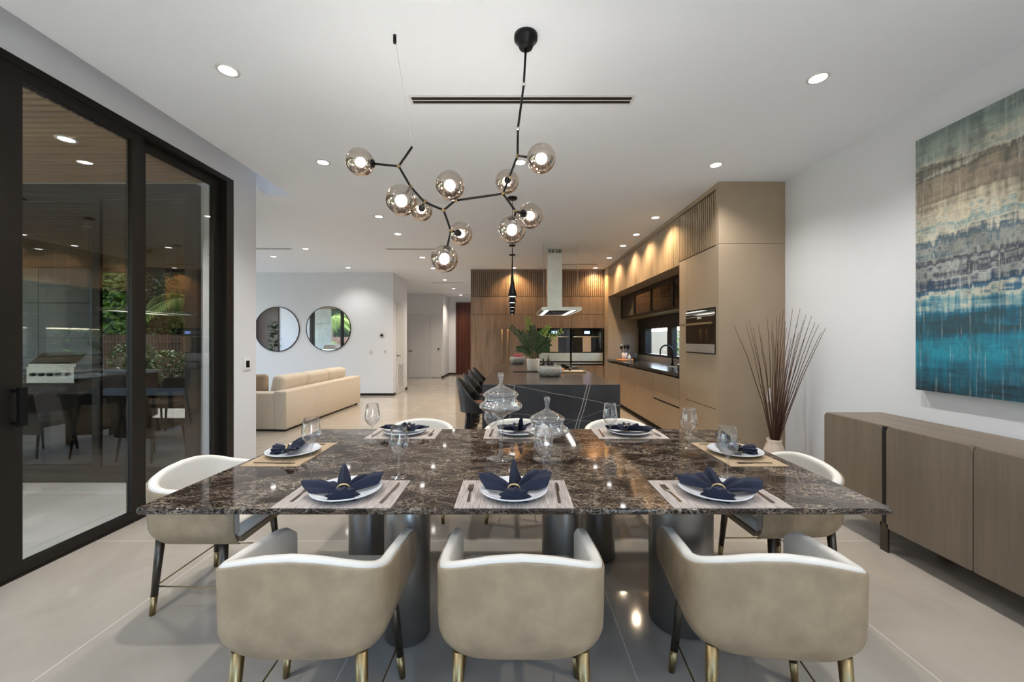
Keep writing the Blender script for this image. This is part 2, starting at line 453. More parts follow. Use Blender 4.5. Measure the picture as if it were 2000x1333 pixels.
# ------------------------------------------------------------------ mesh building
class MB:
    def __init__(s):
        s.v = []
        s.f = []
        s.sm = []
    def add(s, vs, fs, smooth=False):
        o = len(s.v)
        s.v += [tuple(v) for v in vs]
        s.f += [tuple(i + o for i in f) for f in fs]
        s.sm += [smooth] * len(fs)
        return s
    def box(s, x0, x1, y0, y1, z0, z1):
        vs = [(x, y, z) for x in (x0, x1) for y in (y0, y1) for z in (z0, z1)]
        return s.add(vs, [(0, 1, 3, 2), (4, 6, 7, 5), (0, 4, 5, 1), (2, 3, 7, 6), (0, 2, 6, 4), (1, 5, 7, 3)])
    def rbox(s, x0, x1, y0, y1, z0, z1, r=0.02, k=3, exp=None):
        """box with rounded edges: built from a rounded profile in xy with inset rings in z"""
        n = 4 * (k + 1)
        def ring(ins, z):
            pts = []
            rr = max(r - ins, 0.0005)
            for (cx, cy, a0) in ((x1 - r, y1 - r, 0), (x0 + r, y1 - r, pi / 2), (x0 + r, y0 + r, pi), (x1 - r, y0 + r, 1.5 * pi)):
                for i in range(k + 1):
                    a = a0 + (pi / 2) * i / k
                    pts.append((cx + rr * cos(a), cy + rr * sin(a), z))
            return pts
        rings = []
        for i in range(k + 1):
            a = (pi / 2) * i / k
            rings.append(ring(r * (1 - sin(a)), z0 + r * (1 - cos(a))))
        for i in range(k + 1):
            a = (pi / 2) * (k - i) / k
            rings.append(ring(r * (1 - sin(a)), z1 - r * (1 - cos(a))))
        s.rings(rings, True, True)
        return s
    def rings(s, rings, capa=False, capb=False, closed=True, smooth=True):
        n = len(rings[0])
        vs = [p for r in rings for p in r]
        fs = []
        for i in range(len(rings) - 1):
            for j in range(n if closed else n - 1):
                a = i * n + j
                b = i * n + (j + 1) % n
                fs.append((a, b, b + n, a + n))
        s.add(vs, fs, smooth)
        o = len(s.v) - len(vs)
        if capa:
            s.f.append(tuple(o + j for j in reversed(range(n))))
            s.sm.append(False)
        if capb:
            s.f.append(tuple(o + (len(rings) - 1) * n + j for j in range(n)))
            s.sm.append(False)
        return s
    def cyl(s, p0, p1, r0, r1=None, n=16, cap=True):
        r1 = r0 if r1 is None else r1
        p0, p1 = Vector(p0), Vector(p1)
        d = (p1 - p0).normalized()
        u = d.orthogonal().normalized()
        w = d.cross(u)
        R = [[p + (u * cos(2 * pi * j / n) + w * sin(2 * pi * j / n)) * r for j in range(n)] for p, r in ((p0, r0), (p1, r1))]
        return s.rings(R, cap, cap)
    def tube(s, pts, r, n=10, cap=True):
        pts = [Vector(p) for p in pts]
        rs = r if isinstance(r, (list, tuple)) else [r] * len(pts)
        R = []
        u = None
        for i, p in enumerate(pts):
            d = (pts[min(i + 1, len(pts) - 1)] - pts[max(i - 1, 0)]).normalized()
            if u is None:
                u = d.orthogonal().normalized()
            else:
                u = (u - d * u.dot(d)).normalized()
            w = d.cross(u)
            R.append([p + (u * cos(2 * pi * j / n) + w * sin(2 * pi * j / n)) * rs[i] for j in range(n)])
        return s.rings(R, cap, cap)
    def lathe(s, prof, n=32, c=(0, 0, 0), cap=False, flute=0, amp=0.0):
        R = []
        for (r, z) in prof:
            ring = []
            for j in range(n):
                a = 2 * pi * j / n
                rr = r * (1 + (amp * cos(flute * a) if flute else 0))
                ring.append((c[0] + rr * cos(a), c[1] + rr * sin(a), c[2] + z))
            R.append(ring)
        return s.rings(R, cap, cap)
    def ball(s, c, r, n=24, m=14, sz=1.0):
        prof = [(max(r * sin(pi * i / m), 1e-4), -r * cos(pi * i / m) * sz) for i in range(m + 1)]
        return s.lathe(prof, n, c)
    def prism(s, poly, a, b, axis='z'):
        """poly: 2-D points, extruded from a to b along an axis"""
        def P(u, v, t):
            return {'z': (u, v, t), 'y': (u, t, v), 'x': (t, u, v)}[axis]
        n = len(poly)
        vs = [P(u, v, a) for u, v in poly] + [P(u, v, b) for u, v in poly]
        fs = [tuple(range(n)), tuple(reversed(range(n, 2 * n)))]
        fs += [(j, j + n, (j + 1) % n + n, (j + 1) % n) for j in range(n)]
        return s.add(vs, fs)
    def leaf(s, p, d, nrm, L, W, curl=0.15):
        p, d, nrm = Vector(p), Vector(d).normalized(), Vector(nrm).normalized()
        side = d.cross(nrm).normalized()
        nrm = side.cross(d)
        vs = [p, p + d * L * .35 + side * W * .5 + nrm * L * curl * .3, p + d * L * .75 + side * W * .38, p + d * L - nrm * L * curl,
              p + d * L * .75 - side * W * .38, p + d * L * .35 - side * W * .5 + nrm * L * curl * .3, p + d * L * .4 - nrm * L * .02, p + d * L * .75 - nrm * L * .04]
        return s.add(vs, [(0, 1, 6), (1, 2, 7, 6), (2, 3, 7), (3, 4, 7), (4, 5, 6, 7), (5, 0, 6)])
    def build(s, name, mat, parent=None, loc=(0, 0, 0), rz=0.0, bevel=0.0, solid=0.0, flip=False, sub=0):
        me = bpy.data.meshes.new(name)
        me.from_pydata(s.v, [], s.f)
        me.polygons.foreach_set('use_smooth', s.sm)
        if mat is not None:
            me.materials.append(M[mat] if isinstance(mat, str) else mat)
        me.update()
        import bmesh
        bm = bmesh.new()
        bm.from_mesh(me)
        bmesh.ops.recalc_face_normals(bm, faces=bm.faces)
        bm.to_mesh(me)
        bm.free()
        o = bpy.data.objects.new(name, me)
        COL.objects.link(o)
        o.location = loc
        o.rotation_euler = (0, 0, rz)
        if parent is not None:
            o.parent = parent
        if solid:
            md = o.modifiers.new('solid', 'SOLIDIFY')
            md.thickness = solid
            md.offset = 0
        if bevel:
            md = o.modifiers.new('bevel', 'BEVEL')
            md.width = bevel
            md.segments = 2
            md.limit_method = 'ANGLE'
        if sub:
            md = o.modifiers.new('sub', 'SUBSURF')
            md.levels = sub
            md.render_levels = sub
        return o

def tag(o, label, cat, group=None, kind=None):
    if label:
        o['label'] = label
    if cat:
        o['category'] = cat
    if group:
        o['group'] = group
    if kind:
        o['kind'] = kind
    return o

def thing(name, label, cat, loc=(0, 0, 0), rz=0.0, group=None):
    o = bpy.data.objects.new(name, None)
    o.empty_display_size = 0.1
    COL.objects.link(o)
    o.location = loc
    o.rotation_euler = (0, 0, rz)
    return tag(o, label, cat, group)

def struct(name, mb, mat, parent=None, bevel=0.0, label=None):
    o = mb.build(name, mat, parent, bevel=bevel)
    if parent is None:
        o['kind'] = 'structure'
    if label:
        o['label'] = label
    return o

def kids(o):
    return [c for c in bpy.data.objects if c.parent == o]

TREE = {}
def copy_tree(o, parent=None):
    c = o.copy()
    COL.objects.link(c)
    c.parent = parent
    if o.name in TREE:
        ch = TREE[o.name]
    else:
        ch = [k.name for k in kids(o)]
        TREE[o.name] = ch
    for k in ch:
        copy_tree(bpy.data.objects[k], c)
    return c

def dup(o, loc, rz, label, group=None):
    c = copy_tree(o)
    c.location = loc
    c.rotation_euler = (0, 0, rz)
    c['label'] = label
    if group:
        c['group'] = group
    return c

# ------------------------------------------------------------------ the room shell
XL, XR = -2.93, 2.95            # dining side walls
YB = -2.3                       # wall behind the camera
YG = 4.22                       # plane of the living room's glass doors
struct('floor', MB().box(-10.7, 3.1, YG, 16.5, -0.15, 0).box(-2.99, 3.1, YB - .15, YG, -0.15, 0), 'floor')
cl = MB()
cl.box(-2.62, 3.1, YB - .15, 16.5, CEIL, CEIL + 0.2)
cl.box(-10.7, -2.62, 4.72, 16.5, CEIL, CEIL + 0.2)
cl.box(-10.7, -2.9, 4.56, 4.72, CEIL, CEIL + 0.2)
cl.box(-10.7, -3.28, YG - .02, 4.56, CEIL, CEIL + 0.2)
cl.box(-3.1, -2.62, YB - .15, 4.80, 3.42, 3.62)          # top of the curtain pocket
cl.box(-2.70, -2.62, YB - .15, 4.72, CEIL + .2, 3.45)
cl.box(-2.93, -2.62, 4.72, 4.80, CEIL + .2, 3.45)
struct('ceiling', cl, 'ceiling')
# left wall of the dining side: above and beyond the sliding doors
DY0, DY1, DZ = -0.6, 4.20, 3.10
wl = MB()
wl.box(-3.12, XL, YB - .15, DY0, 0, 3.5)
wl.box(-3.12, XL, DY0, DY1, DZ, 3.5)
wl.box(-3.28, XL, DY1, 4.56, -.12, 3.5)
struct('wall_left', wl, 'wall')
struct('wall_right', MB().box(XR, 3.12, YB - .15, 5.2, 0, CEIL + .1).box(XR, 3.12, 5.2, 9.3, 0, 1.08).box(XR, 3.12, 5.2, 9.3, 1.74, CEIL + .1)
       .box(XR, 3.12, 9.3, 10.5, 0, CEIL + .1), 'wall')
wb = MB()
wb.box(-3.12, -2.3, YB - .15, YB, 0, CEIL + .1)
wb.box(2.3, 3.12, YB - .15, YB, 0, CEIL + .1)
wb.box(-2.3, 2.3, YB - .15, YB, 2.9, CEIL + .1)
wb.box(-2.3, 2.3, YB - .15, YB, 0, 0.12)
struct('wall_rear', wb, 'wall')
w = struct('window_1', MB().box(-2.3, 2.3, YB - .10, YB - .05, 2.83, 2.9).box(-2.3, 2.3, YB - .1, YB - .05, .12, .19).box(-2.3, -2.22, YB - .1, YB - .05, .19, 2.83)
           .box(2.22, 2.3, YB - .1, YB - .05, .19, 2.83).box(-.04, .04, YB - .1, YB - .05, .19, 2.83), 'frame_metal')
MB().box(-2.22, 2.22, YB - .08, YB - .07, .19, 2.83).build('glass_pane', 'window_glass', w)
# living room and hall walls
w = struct('added_daylight_window', MB().box(-10.66, -10.58, 5.2, 9.6, 2.82, 2.9).box(-10.66, -10.58, 5.2, 9.6, .1, .18).box(-10.66, -10.58, 5.2, 5.28, .18, 2.82).box(-10.66, -10.58, 9.52, 9.6, .18, 2.82).box(-10.66, -10.58, 7.36, 7.44, .18, 2.82), 'frame_metal')  # unseen window, added to let daylight brighten the living room
MB().box(-10.63, -10.62, 5.28, 9.52, .18, 2.82).build('glass_pane', 'window_glass', w)
struct('side_terrace', MB().box(-17, -10.75, 1, 13, -.31, -.15), 'patio_floor')
YM = 10.13                      # wall with the round mirrors
struct('wall_far', MB().box(-10.7, -3.02, YM, YM + .15, 0, CEIL).box(-3.17, -3.02, YM + .15, 11.45, 0, CEIL), 'wall')
struct('wall_living', MB().box(-10.7, -10.55, YG, 5.2, 0, CEIL).box(-10.7, -10.55, 9.6, YM, 0, CEIL).box(-10.7, -10.55, 5.2, 9.6, 2.9, CEIL).box(-10.7, -10.55, 5.2, 9.6, 0, .1).box(-10.7, -8.1, YG - .12, YG + .06, -.1, CEIL), 'wall')
struct('wall_hall', MB().box(-4.6, -2.57, 14.8, 14.95, 0, CEIL).box(-2.66, -2.57, 14.95, 16.25, 0, CEIL).box(-2.66, 0, 16.25, 16.4, 0, CEIL)
       .box(-4.7, -4.55, 11.3, 14.95, 0, CEIL).box(-4.7, -3.17, 11.3, 11.45, 0, CEIL), 'wall')
struct('wall_kitchen', MB().box(-0.97, 3.1, 10.28, 10.4, 0, CEIL).box(-0.97, -.85, 10.4, 16.4, 0, CEIL), 'wall')
bs = MB()
bs.box(-10.5, -3.0, YM - .015, YM, 0, .06)
bs.box(-3.02, -3.0, YM, YM + .15, 0, .06)
bs.box(-3.02, -3.0, 11.25, 11.46, 0, .06)
struct('baseboard_far', bs, 'black_base')
bs = MB()
bs.box(-3.0, -2.56, 14.785, 14.80, 0, .07)
bs.box(-2.57, -2.555, 14.785, 16.25, 0, .07)
bs.box(-2.57, -2.27, 16.235, 16.25, 0, .07)
struct('baseboard_hall', bs, 'black_base')

# hall doors
def lever(parent, p, d, side=(0, -1, 0), mat='black_metal'):
    p = Vector(p)
    n = Vector(side)
    MB().cyl(p, p + n * .012, .026).cyl(p + n * .012, p + n * .05, .008).cyl(p + n * .05, p + n * .05 + Vector(d) * .12, .009).build('door_handle', mat, parent)

d1 = struct('door_1', MB().box(-3.02, -3.005, 10.38, 11.12, 0.01, 2.42), 'white_door', bevel=.002)
lever(d1, (-3.005, 10.45, 1.0), (0, 1, 0), (1, 0, 0))
MB().box(-3.006, -3.003, 10.49, 11.01, .13, .77).build('grille_shade_backing', 'slate', d1)  # dark sheet painting the shade lines between the louvres
g = MB()
g.box(-3.005, -2.998, 10.48, 11.02, .12, .135).box(-3.005, -2.998, 10.48, 11.02, .765, .78).box(-3.005, -2.998, 10.48, 10.5, .12, .78).box(-3.005, -2.998, 11.0, 11.02, .12, .78)
for i in range(20):
    z = .14 + i * .0315
    g.add([(-3.004, 10.5, z + .016), (-3.004, 11.0, z + .016), (-2.997, 11.0, z), (-2.997, 10.5, z)], [(0, 1, 2, 3)])
g.build('vent_grille', 'plastic_white', d1)
d2 = struct('door_2', MB().box(-3.86, -3.06, 14.78, 14.80, .01, 2.36), 'white_door', bevel=.002)
lever(d2, (-3.80, 14.78, 1.0), (1, 0, 0))
d3 = struct('door_3', MB().box(-3.03, -2.62, 14.78, 14.80, .01, 2.36), 'white_door', bevel=.002)
MB().cyl((-2.72, 14.78, 1.08), (-2.72, 14.72, 1.08), .03).build('door_knob', 'black_metal', d3)
d4 = struct('door_4', MB().box(-2.22, -1.0, 16.18, 16.25, .01, 2.88), 'red_wood')
fr = MB().box(-2.27, -2.22, 16.16, 16.25, 0, 2.93).box(-2.22, -.97, 16.16, 16.25, 2.88, 2.93)
fr.build('door_frame', 'red_wood', d4)
g = MB()
for i in range(9):
    x = -2.18 + i * .13
    g.box(x, x + .012, 16.172, 16.182, .05, 2.84)
g.build('door_grooves', 'dark_void', d4)

# ------------------------------------------------------------------ sliding doors to the patio
def panel_frame(mb, axis, c, a0, a1, z0, z1, sl, sr, bot, top, t=0.045):
    """door leaf frame in the plane axis=c, from a0 to a1"""
    def bx(u0, u1, w0, w1):
        if axis == 'x':
            mb.box(c - t / 2, c + t / 2, u0, u1, w0, w1)
        else:
            mb.box(u0, u1, c - t / 2, c + t / 2, w0, w1)
    bx(a0, a0 + sl, z0, z1)
    bx(a1 - sr, a1, z0, z1)
    bx(a0 + sl, a1 - sr, z0, z0 + bot)
    bx(a0 + sl, a1 - sr, z1 - top, z1)
sd = MB()
sd.box(-3.06, XL - .005, DY0, DY1, 3.05, DZ)
sd.box(-3.06, XL - .005, DY0, DY1, -.02, .012)
sd.box(-3.06, XL - .005, 4.10, DY1, .012, 3.05)
sd.box(-3.06, XL - .005, DY0, DY0 + .08, .012, 3.05)
dr = struct('door_5', sd, 'frame_metal')
leaves = [(3.16, 4.10, -3.02, .10, .10), (2.24, 3.18, -2.965, .155, .095), (1.2, 2.26, -3.02, .1, .1), (.25, 1.22, -2.965, .1, .1), (-.52, .27, -3.02, .1, .1)]
for (a0, a1, c, sl, sr) in leaves:
    p = MB()
    panel_frame(p, 'x', c, a0, a1, .013, 3.049, sl, sr, .065, .075)
    lf = p.build('door_leaf', 'frame_metal', dr)
    MB().box(c - .006, c + .006, a0 + sl, a1 - sr, .078, 2.974).build('glass_pane', 'door_glass', lf)
    if a0 == 2.24:
        hd = MB()
        hd.box(-2.942, -2.885, 2.335, 2.365, 1.11, 1.13).box(-2.942, -2.885, 2.335, 2.365, .92, .94).box(-2.90, -2.88, 2.33, 2.37, .91, 1.14)
        hd.build('pull_handle', 'black_metal', lf)
# glass doors of the living room, facing the patio
d6 = MB().box(-8.1, -3.28, YG - .08, YG + .06, 2.95, 3.04).box(-8.1, -3.28, YG - .08, YG + .06, -.06, .03)
d6.box(-3.34, -3.28, YG - .08, YG + .06, .03, 2.95).box(-8.1, -8.0, YG - .08, YG + .06, .03, 2.95)
dl = struct('door_6', d6, 'frame_metal')
xs = [-8.0, -6.82, -5.62, -4.36, -3.34]
for i in range(4):
    p = MB()
    c = YG - .035 if i % 2 else YG + .02
    panel_frame(p, 'y', c, xs[i] - (.03 if i else 0), xs[i + 1] + (.03 if i < 3 else 0), .03, 2.95, .08, .08, .06, .06)
    lf = p.build('door_leaf', 'frame_metal', dl)
    MB().box(xs[i] + .05, xs[i + 1] - .05, c - .006, c + .006, .09, 2.89).build('glass_pane', 'solar_glass' if i > 1 else 'window_glass', lf)
struct('wall_header', MB().box(-8.1, -3.28, YG - .06, YG + .1, 3.04, CEIL + .2), 'wall')

# ------------------------------------------------------------------ patio and garden (seen through and reflected in the glass)
struct('patio_floor', MB().box(-14, -3.06, -.9, YG - .06, -.3, -.10), 'patio_floor')
struct('patio_curb', MB().box(-14, -3.28, YG - .22, YG - .1, -.10, -.06), 'patio_floor')
pc = MB().box(-14, -3.12, -.6, YG - .08, 3.06, 3.3)
for i in range(66):
    y = -.55 + i * .072
    if y < YG - .14:
        pc.box(-14, -3.13, y, y + .044, 3.035, 3.06)
pco = struct('patio_ceiling', pc, 'slat_wood')
MB().box(-14, -3.12, -.6, YG - .08, 3.052, 3.06).build('slat_shade_backing', 'dark_void', pco)  # dark sheet that puts shade into the gaps between slats
struct('patio_beam', MB().box(-14, -3.12, -.75, -.6, 2.95, 3.3), 'frame_metal')
struct('patio_column', MB().box(-6.4, -6.1, -.75, -.6, -.1, 2.95), 'frame_metal')
cw = MB()
for i in range(4):
    for j in range(4):
        cw.box(-14 + j * 1.15 + .006, -14 + (j + 1) * 1.15 - .006, -.5, -.4, -.1 + i * .78 + .006, -.1 + (i + 1) * .78 - .006)
cw.box(-13.98, -9.42, -.49, -.45, -.1, 3.0)
struct('patio_wall', cw, 'concrete')
struct('added_bounce_terrace', MB().box(-3.3, 6, -11, YB - .16, -.31, -.15), 'patio_floor')  # unseen pale deck, added to bounce sunlight onto the dining ceiling
struct('garden_ground', MB().box(-30, 14, -16, 30, -.5, -.31), 'grass')
fn = MB()
for i in range(150):
    x = -17 + i * .12
    fn.box(x, x + .1, -5.85, -5.82, -.3, 1.6)
fn.box(-17, 1, -5.82, -5.78, 0, .08).box(-17, 1, -5.82, -5.78, 1.3, 1.38)
tag(fn.build('garden_fence', 'brown_fence'), 'brown vertical board fence behind the garden plants, mirrored in the patio doors', 'fence')
fp = MB()
for i in range(46):
    y = 4 + i * .2
    fp.box(4.3, 4.33, y, y + .19, -.3, 1.66)
tag(fp.build('boundary_fence', 'pale_fence'), 'pale board fence outside the kitchen window', 'fence')

def shrub(name, label, c, r, h, n, L, mat='hedge', group=None):
    t = thing(name, label, 'shrub', c, 0, group)
    fo = MB()
    st = MB()
    for i in range(9):
        a = random.uniform(0, 2 * pi)
        tip = (r * .6 * cos(a), r * .6 * sin(a), h * random.uniform(.6, .95))
        st.tube([(0, 0, 0), (tip[0] * .4, tip[1] * .4, tip[2] * .5), tip], [.02, .014, .006], 6)
    for i in range(n):
        a = random.uniform(0, 2 * pi)
        z = h * random.uniform(.08, 1.0)
        rr = r * sqrt(max(.05, 1 - (z / h - .45) ** 2 / .36)) * random.uniform(.55, 1.0)
        p = (rr * cos(a), rr * sin(a), z)
        fo.leaf(p, (cos(a) + random.uniform(-.6, .6), sin(a) + random.uniform(-.6, .6), random.uniform(-.3, .8)), (0, 0, 1), L * random.uniform(.7, 1.2), L * .45)
    fo.build('foliage', mat, t)
    st.build('stem', 'bark', t)
    return t
for i, (x, y, r, h) in enumerate(((-9.2, -2.2, .6, 1.1), (-7.9, -2.6, .62, 1.35), (-6.6, -2.4, .6, 1.15), (-5.3, -2.6, .55, .95), (-10.6, -2.8, .62, 1.3))):
    lab = ['leafy green shrub beside the patio grill', 'tallest bushy shrub in the middle of the garden bed', 'leafy shrub behind the outdoor table',
           'small low shrub at the house end of the garden bed', 'leafy shrub behind the concrete patio wall'][i]
    shrub('garden_shrub', lab, (x, y, -.31), r, h + .3, 900, .15, group='shrubs along the garden fence')

def palm(label, c, h, nf, L, lean=(0, 0)):
    t = thing('palm_tree', label, 'palm', c, 0, 'palms above the garden fence')
    tk = MB()
    pts = [(lean[0] * (i / 6) ** 2, lean[1] * (i / 6) ** 2, h * i / 6) for i in range(7)]
    tk.tube(pts, [.16 - .01 * i for i in range(7)], 10)
    tk.build('trunk', 'bark', t)
    top = Vector(pts[-1])
    fr = MB()
    for k in range(nf):
        a = 2 * pi * k / nf + random.uniform(-.2, .2)
        up = random.uniform(.1, 1.1)
        prev = None
        for i in range(15):
            s = i / 14
            p = top + Vector((cos(a) * L * s, sin(a) * L * s, L * (up * s - (1.0 + up * .4) * s * s)))
            if prev is not None:
                d = (p - prev).normalized()
                sd_ = d.cross(Vector((0, 0, 1))).normalized()
                fr.tube([prev, p], .014 * (1 - s) + .003, 4, False)
                W = L * .34 * sin(pi * min(1, s + .12)) ** .6
                for q in (-1, 1):
                    for hh in (0, .5):
                        pp = prev.lerp(p, hh)
                        fr.leaf(pp, sd_ * q + d * .6 + Vector((0, 0, -.35)), (0, 0, 1), W, .05, .1)
            prev = p
    fr.build('frond', 'palm', t)
    return t
palm('tall palm beyond the fence, furthest from the house', (-12.2, -6.75, -.31), 3.2, 15, 1.9)
palm('arching palm mirrored between the two patio door leaves', (-8.9, -6.75, -.31), 2.6, 18, 1.9)
palm('short palm mirrored in the narrow patio door leaf', (-6.0, -6.75, -.31), 2.3, 18, 1.8)
palm('palm nearest to the dining room rear window', (-3.0, -6.75, -.31), 3.0, 14, 1.8)
shrub('boundary_hedge', 'green creeper leaning over the pale fence outside the kitchen window', (4.75, 9.5, -.31), 1.0, 2.3, 800, .16)
for i, x in enumerate((-15.4, -11.8, -8.2, -4.6, -1.0)):
    shrub('background_tree', ['dark tree mirrored at the outer end of the patio', 'dark tree behind the tall palm', 'dark tree behind the arching palm', 'dark tree behind the short palm', 'dark tree behind the dining room'][i],
          (x, -10.2, -.31), 1.7, 5.8, 2600, .42, 'leaf', group='trees behind the palms')

# tall hedge closing the garden
t = thing('tall_hedge', 'tall dense hedge closing the garden behind the trees', 'hedge', (-9, -13.2, -.31))
MB().box(-13, 13, -.6, .5, 0, 6.6).build('branches', 'leaf', t)
fo = MB()
for i in range(5200):
    fo.leaf((random.uniform(-13, 13), .5 + random.uniform(0, .2), random.uniform(0, 6.9)), (random.uniform(-1, 1), random.uniform(.3, 1), random.uniform(-.6, .6)), (0, 1, .5), .42, .2)
fo.build('foliage', 'hedge', t)

# outdoor kitchen
t = thing('barbecue_grill', 'stainless built-in gas grill with a dark lid handle on the patio', 'grill', (-8.75, .55, -.1))
gb = MB().box(-1.5, 1.5, -.35, .32, 0, .86)
gb.build('island_base', 'brown_fence', t)
MB().box(-1.55, 1.55, -.38, .36, .86, .91).build('worktop', 'concrete', t)
MB().box(-.45, .45, -.3, .37, .70, 1.0).build('firebox', 'steel', t)
MB().prism([(-.3, 1.0), (.34, 1.0), (.34, 1.06), (.12, 1.26), (-.2, 1.27), (-.3, 1.15)], -.45, .45, 'x').build('lid', 'steel', t)
MB().cyl((-.35, .40, 1.08), (.35, .40, 1.08), .014).box(-.3, -.28, .33, .4, 1.07, 1.09).box(.28, .3, .33, .4, 1.07, 1.09).build('handle', 'black_metal', t)
for i in range(5):
    MB().cyl((-.32 + i * .16, .37, .86), (-.32 + i * .16, .41, .86), .032).build('knob', 'black_metal', t)

# outdoor dining set
t = thing('patio_table', 'dark outdoor dining table on the patio', 'table', (-5.4, 2.35, -.1))
MB().rbox(-1.1, 1.1, -.45, .45, .70, .74, .015).build('table_top', 'slate', t)
for sx in (-1, 1):
    for sy in (-1, 1):
        MB().box(sx * .98 - .035, sx * .98 + .035, sy * .36 - .035, sy * .36 + .035, 0, .70).build('leg', 'black_metal', t)
def patio_chair(label, loc, rz):
    t = thing('patio_chair', label, 'chair', loc, rz, 'chairs around the patio table')
    MB().rbox(-.26, .26, -.24, .26, .38, .46, .03).build('seat', 'patio_tan', t)
    MB().add([(-.27, -.24, .30), (.27, -.24, .30), (.27, -.34, .84), (-.27, -.34, .84), (-.27, -.20, .30), (.27, -.20, .30), (.27, -.30, .84), (-.27, -.30, .84)],
             [(0, 1, 2, 3), (7, 6, 5, 4), (0, 4, 5, 1), (3, 2, 6, 7), (0, 3, 7, 4), (1, 5, 6, 2)]).build('backrest', 'patio_tan', t, bevel=.01)
    for sx in (-1, 1):
        for sy in (-1, 1):
            MB().cyl((sx * .22, sy * .2, .38), (sx * .24, sy * .24, 0), .018, .012, 8).build('leg', 'black_metal', t)
    return t
pch = patio_chair('tan patio chair at the table nearest the grill', (-6.3, 3.15, -.1), pi)
dup(pch, (-5.4, 3.15, -.1), pi, 'tan patio chair with its back to the living room doors, middle of the row')
dup(pch, (-4.65, 3.2, -.1), pi + .1, 'tan patio chair with its back to the living room doors, nearest the house corner')
dup(pch, (-6.0, 1.5, -.1), 0, 'tan patio chair on the garden side of the patio table, by the grill')
dup(pch, (-4.8, 1.5, -.1), 0, 'tan patio chair on the garden side of the patio table, away from the grill')

# ------------------------------------------------------------------ downlights
def add_spot(parent, z, power, col, size=2.3, blend=0.9, rad=.035):
    ld = bpy.data.lights.new('downlight_lamp', 'SPOT')
    ld.energy = power
    ld.color = col
    ld.spot_size = size
    ld.spot_blend = blend
    ld.shadow_soft_size = rad
    lo = bpy.data.objects.new('downlight_lamp', ld)
    COL.objects.link(lo)
    lo.parent = parent
    lo.location = (0, 0, z)
    return lo
NEUT = (1.0, 0.955, 0.90)
WARM = (1.0, 0.85, 0.68)
HOT = (1.0, 0.60, 0.26)
AMBER = (1.0, 0.76, 0.50)
LIGHTS = [  # px, py, colour, power factor, label
    (445, 137, NEUT, 1.3, 'recessed ceiling downlight nearest the sliding doors, front row'),
    (1598, 152, NEUT, 1.3, 'recessed ceiling downlight nearest the painting, front row'),
    (631, 317, NEUT, 1.2, 'recessed ceiling downlight above the table, sliding door side, second row'),
    (1016, 317, NEUT, 1.2, 'recessed ceiling downlight behind the chandelier stem'),
    (1398, 322, NEUT, 1.2, 'recessed ceiling downlight just in front of the tall oven tower'),
    (1280, 425, AMBER, 1.0, 'first ceiling downlight along the fluted kitchen cupboards, next to the oven tower'),
    (1243, 458, AMBER, .9, 'second ceiling downlight along the fluted kitchen cupboards from the oven tower'),
    (1217, 480, AMBER, .9, 'third ceiling downlight along the fluted kitchen cupboards from the oven tower'),
    (1190, 504, AMBER, .9, 'fourth ceiling downlight along the fluted kitchen cupboards, next to the kitchen corner'),
    (1163, 523.5, HOT, .9, 'ceiling downlight casting an amber pool in the corner of the walnut cabinets'),
    (1004, 523.5, HOT, .9, 'ceiling downlight casting an amber pool on the walnut cabinets behind the pendants'),
    (740, 423, NEUT, 1.2, 'ceiling downlight just below the lowest left chandelier globe'),
    (777, 457, WARM, 1.2, 'ceiling downlight in front of the long slot vent'),
    (825, 503, WARM, 1.1, 'ceiling downlight beside the lowest chandelier globe'),
    (597, 486, NEUT, 1.2, 'ceiling downlight above the sofa cushions'),
    (534, 501, NEUT, 1.2, 'ceiling downlight above the end of the sofa nearest the pillar'),
    (680, 523, NEUT, 1.1, 'ceiling downlight near the round mirrors wall'),
    (846, 524, WARM, 1.2, 'ceiling downlight half behind the lowest globe'),
    (868.5, 547, WARM, 1.0, 'first ceiling downlight of the hall row'),
    (886, 564, WARM, 1.0, 'second ceiling downlight of the hall row'),
    (900, 576.5, WARM, 1.0, 'third ceiling downlight of the hall row'),
    (911.5, 587, WARM, 1.0, 'last ceiling downlight of the hall row, next to the mahogany door'),
]
def downlight(loc, col, pw, label, z=CEIL, size=2.3):
    t = thing('ceiling_downlight', label, 'downlight', (loc[0], loc[1], z), 0, 'recessed ceiling downlights')
    MB().lathe([(.048, .0), (.048, -.004), (.052, -.007), (.066, -.005), (.068, .0)], 32).build('trim_ring', 'trim_white', t)
    MB().lathe([(.0005, -.0025), (.047, -.0025)], 32).build('lens', 'lens', t)
    add_spot(t, -.02, SPOT_W * pw, col, size)
    return t
for (px, py, col, pf, lab) in LIGHTS:
    Y = (CEIL - H) * F / (HOR - py)
    downlight(((px - 1000) * Y / F, Y), col, pf * (1.05 if Y < 5.5 else 2.0 if Y > 11.8 else (0.8 if col == NEUT else 1.8)), lab)
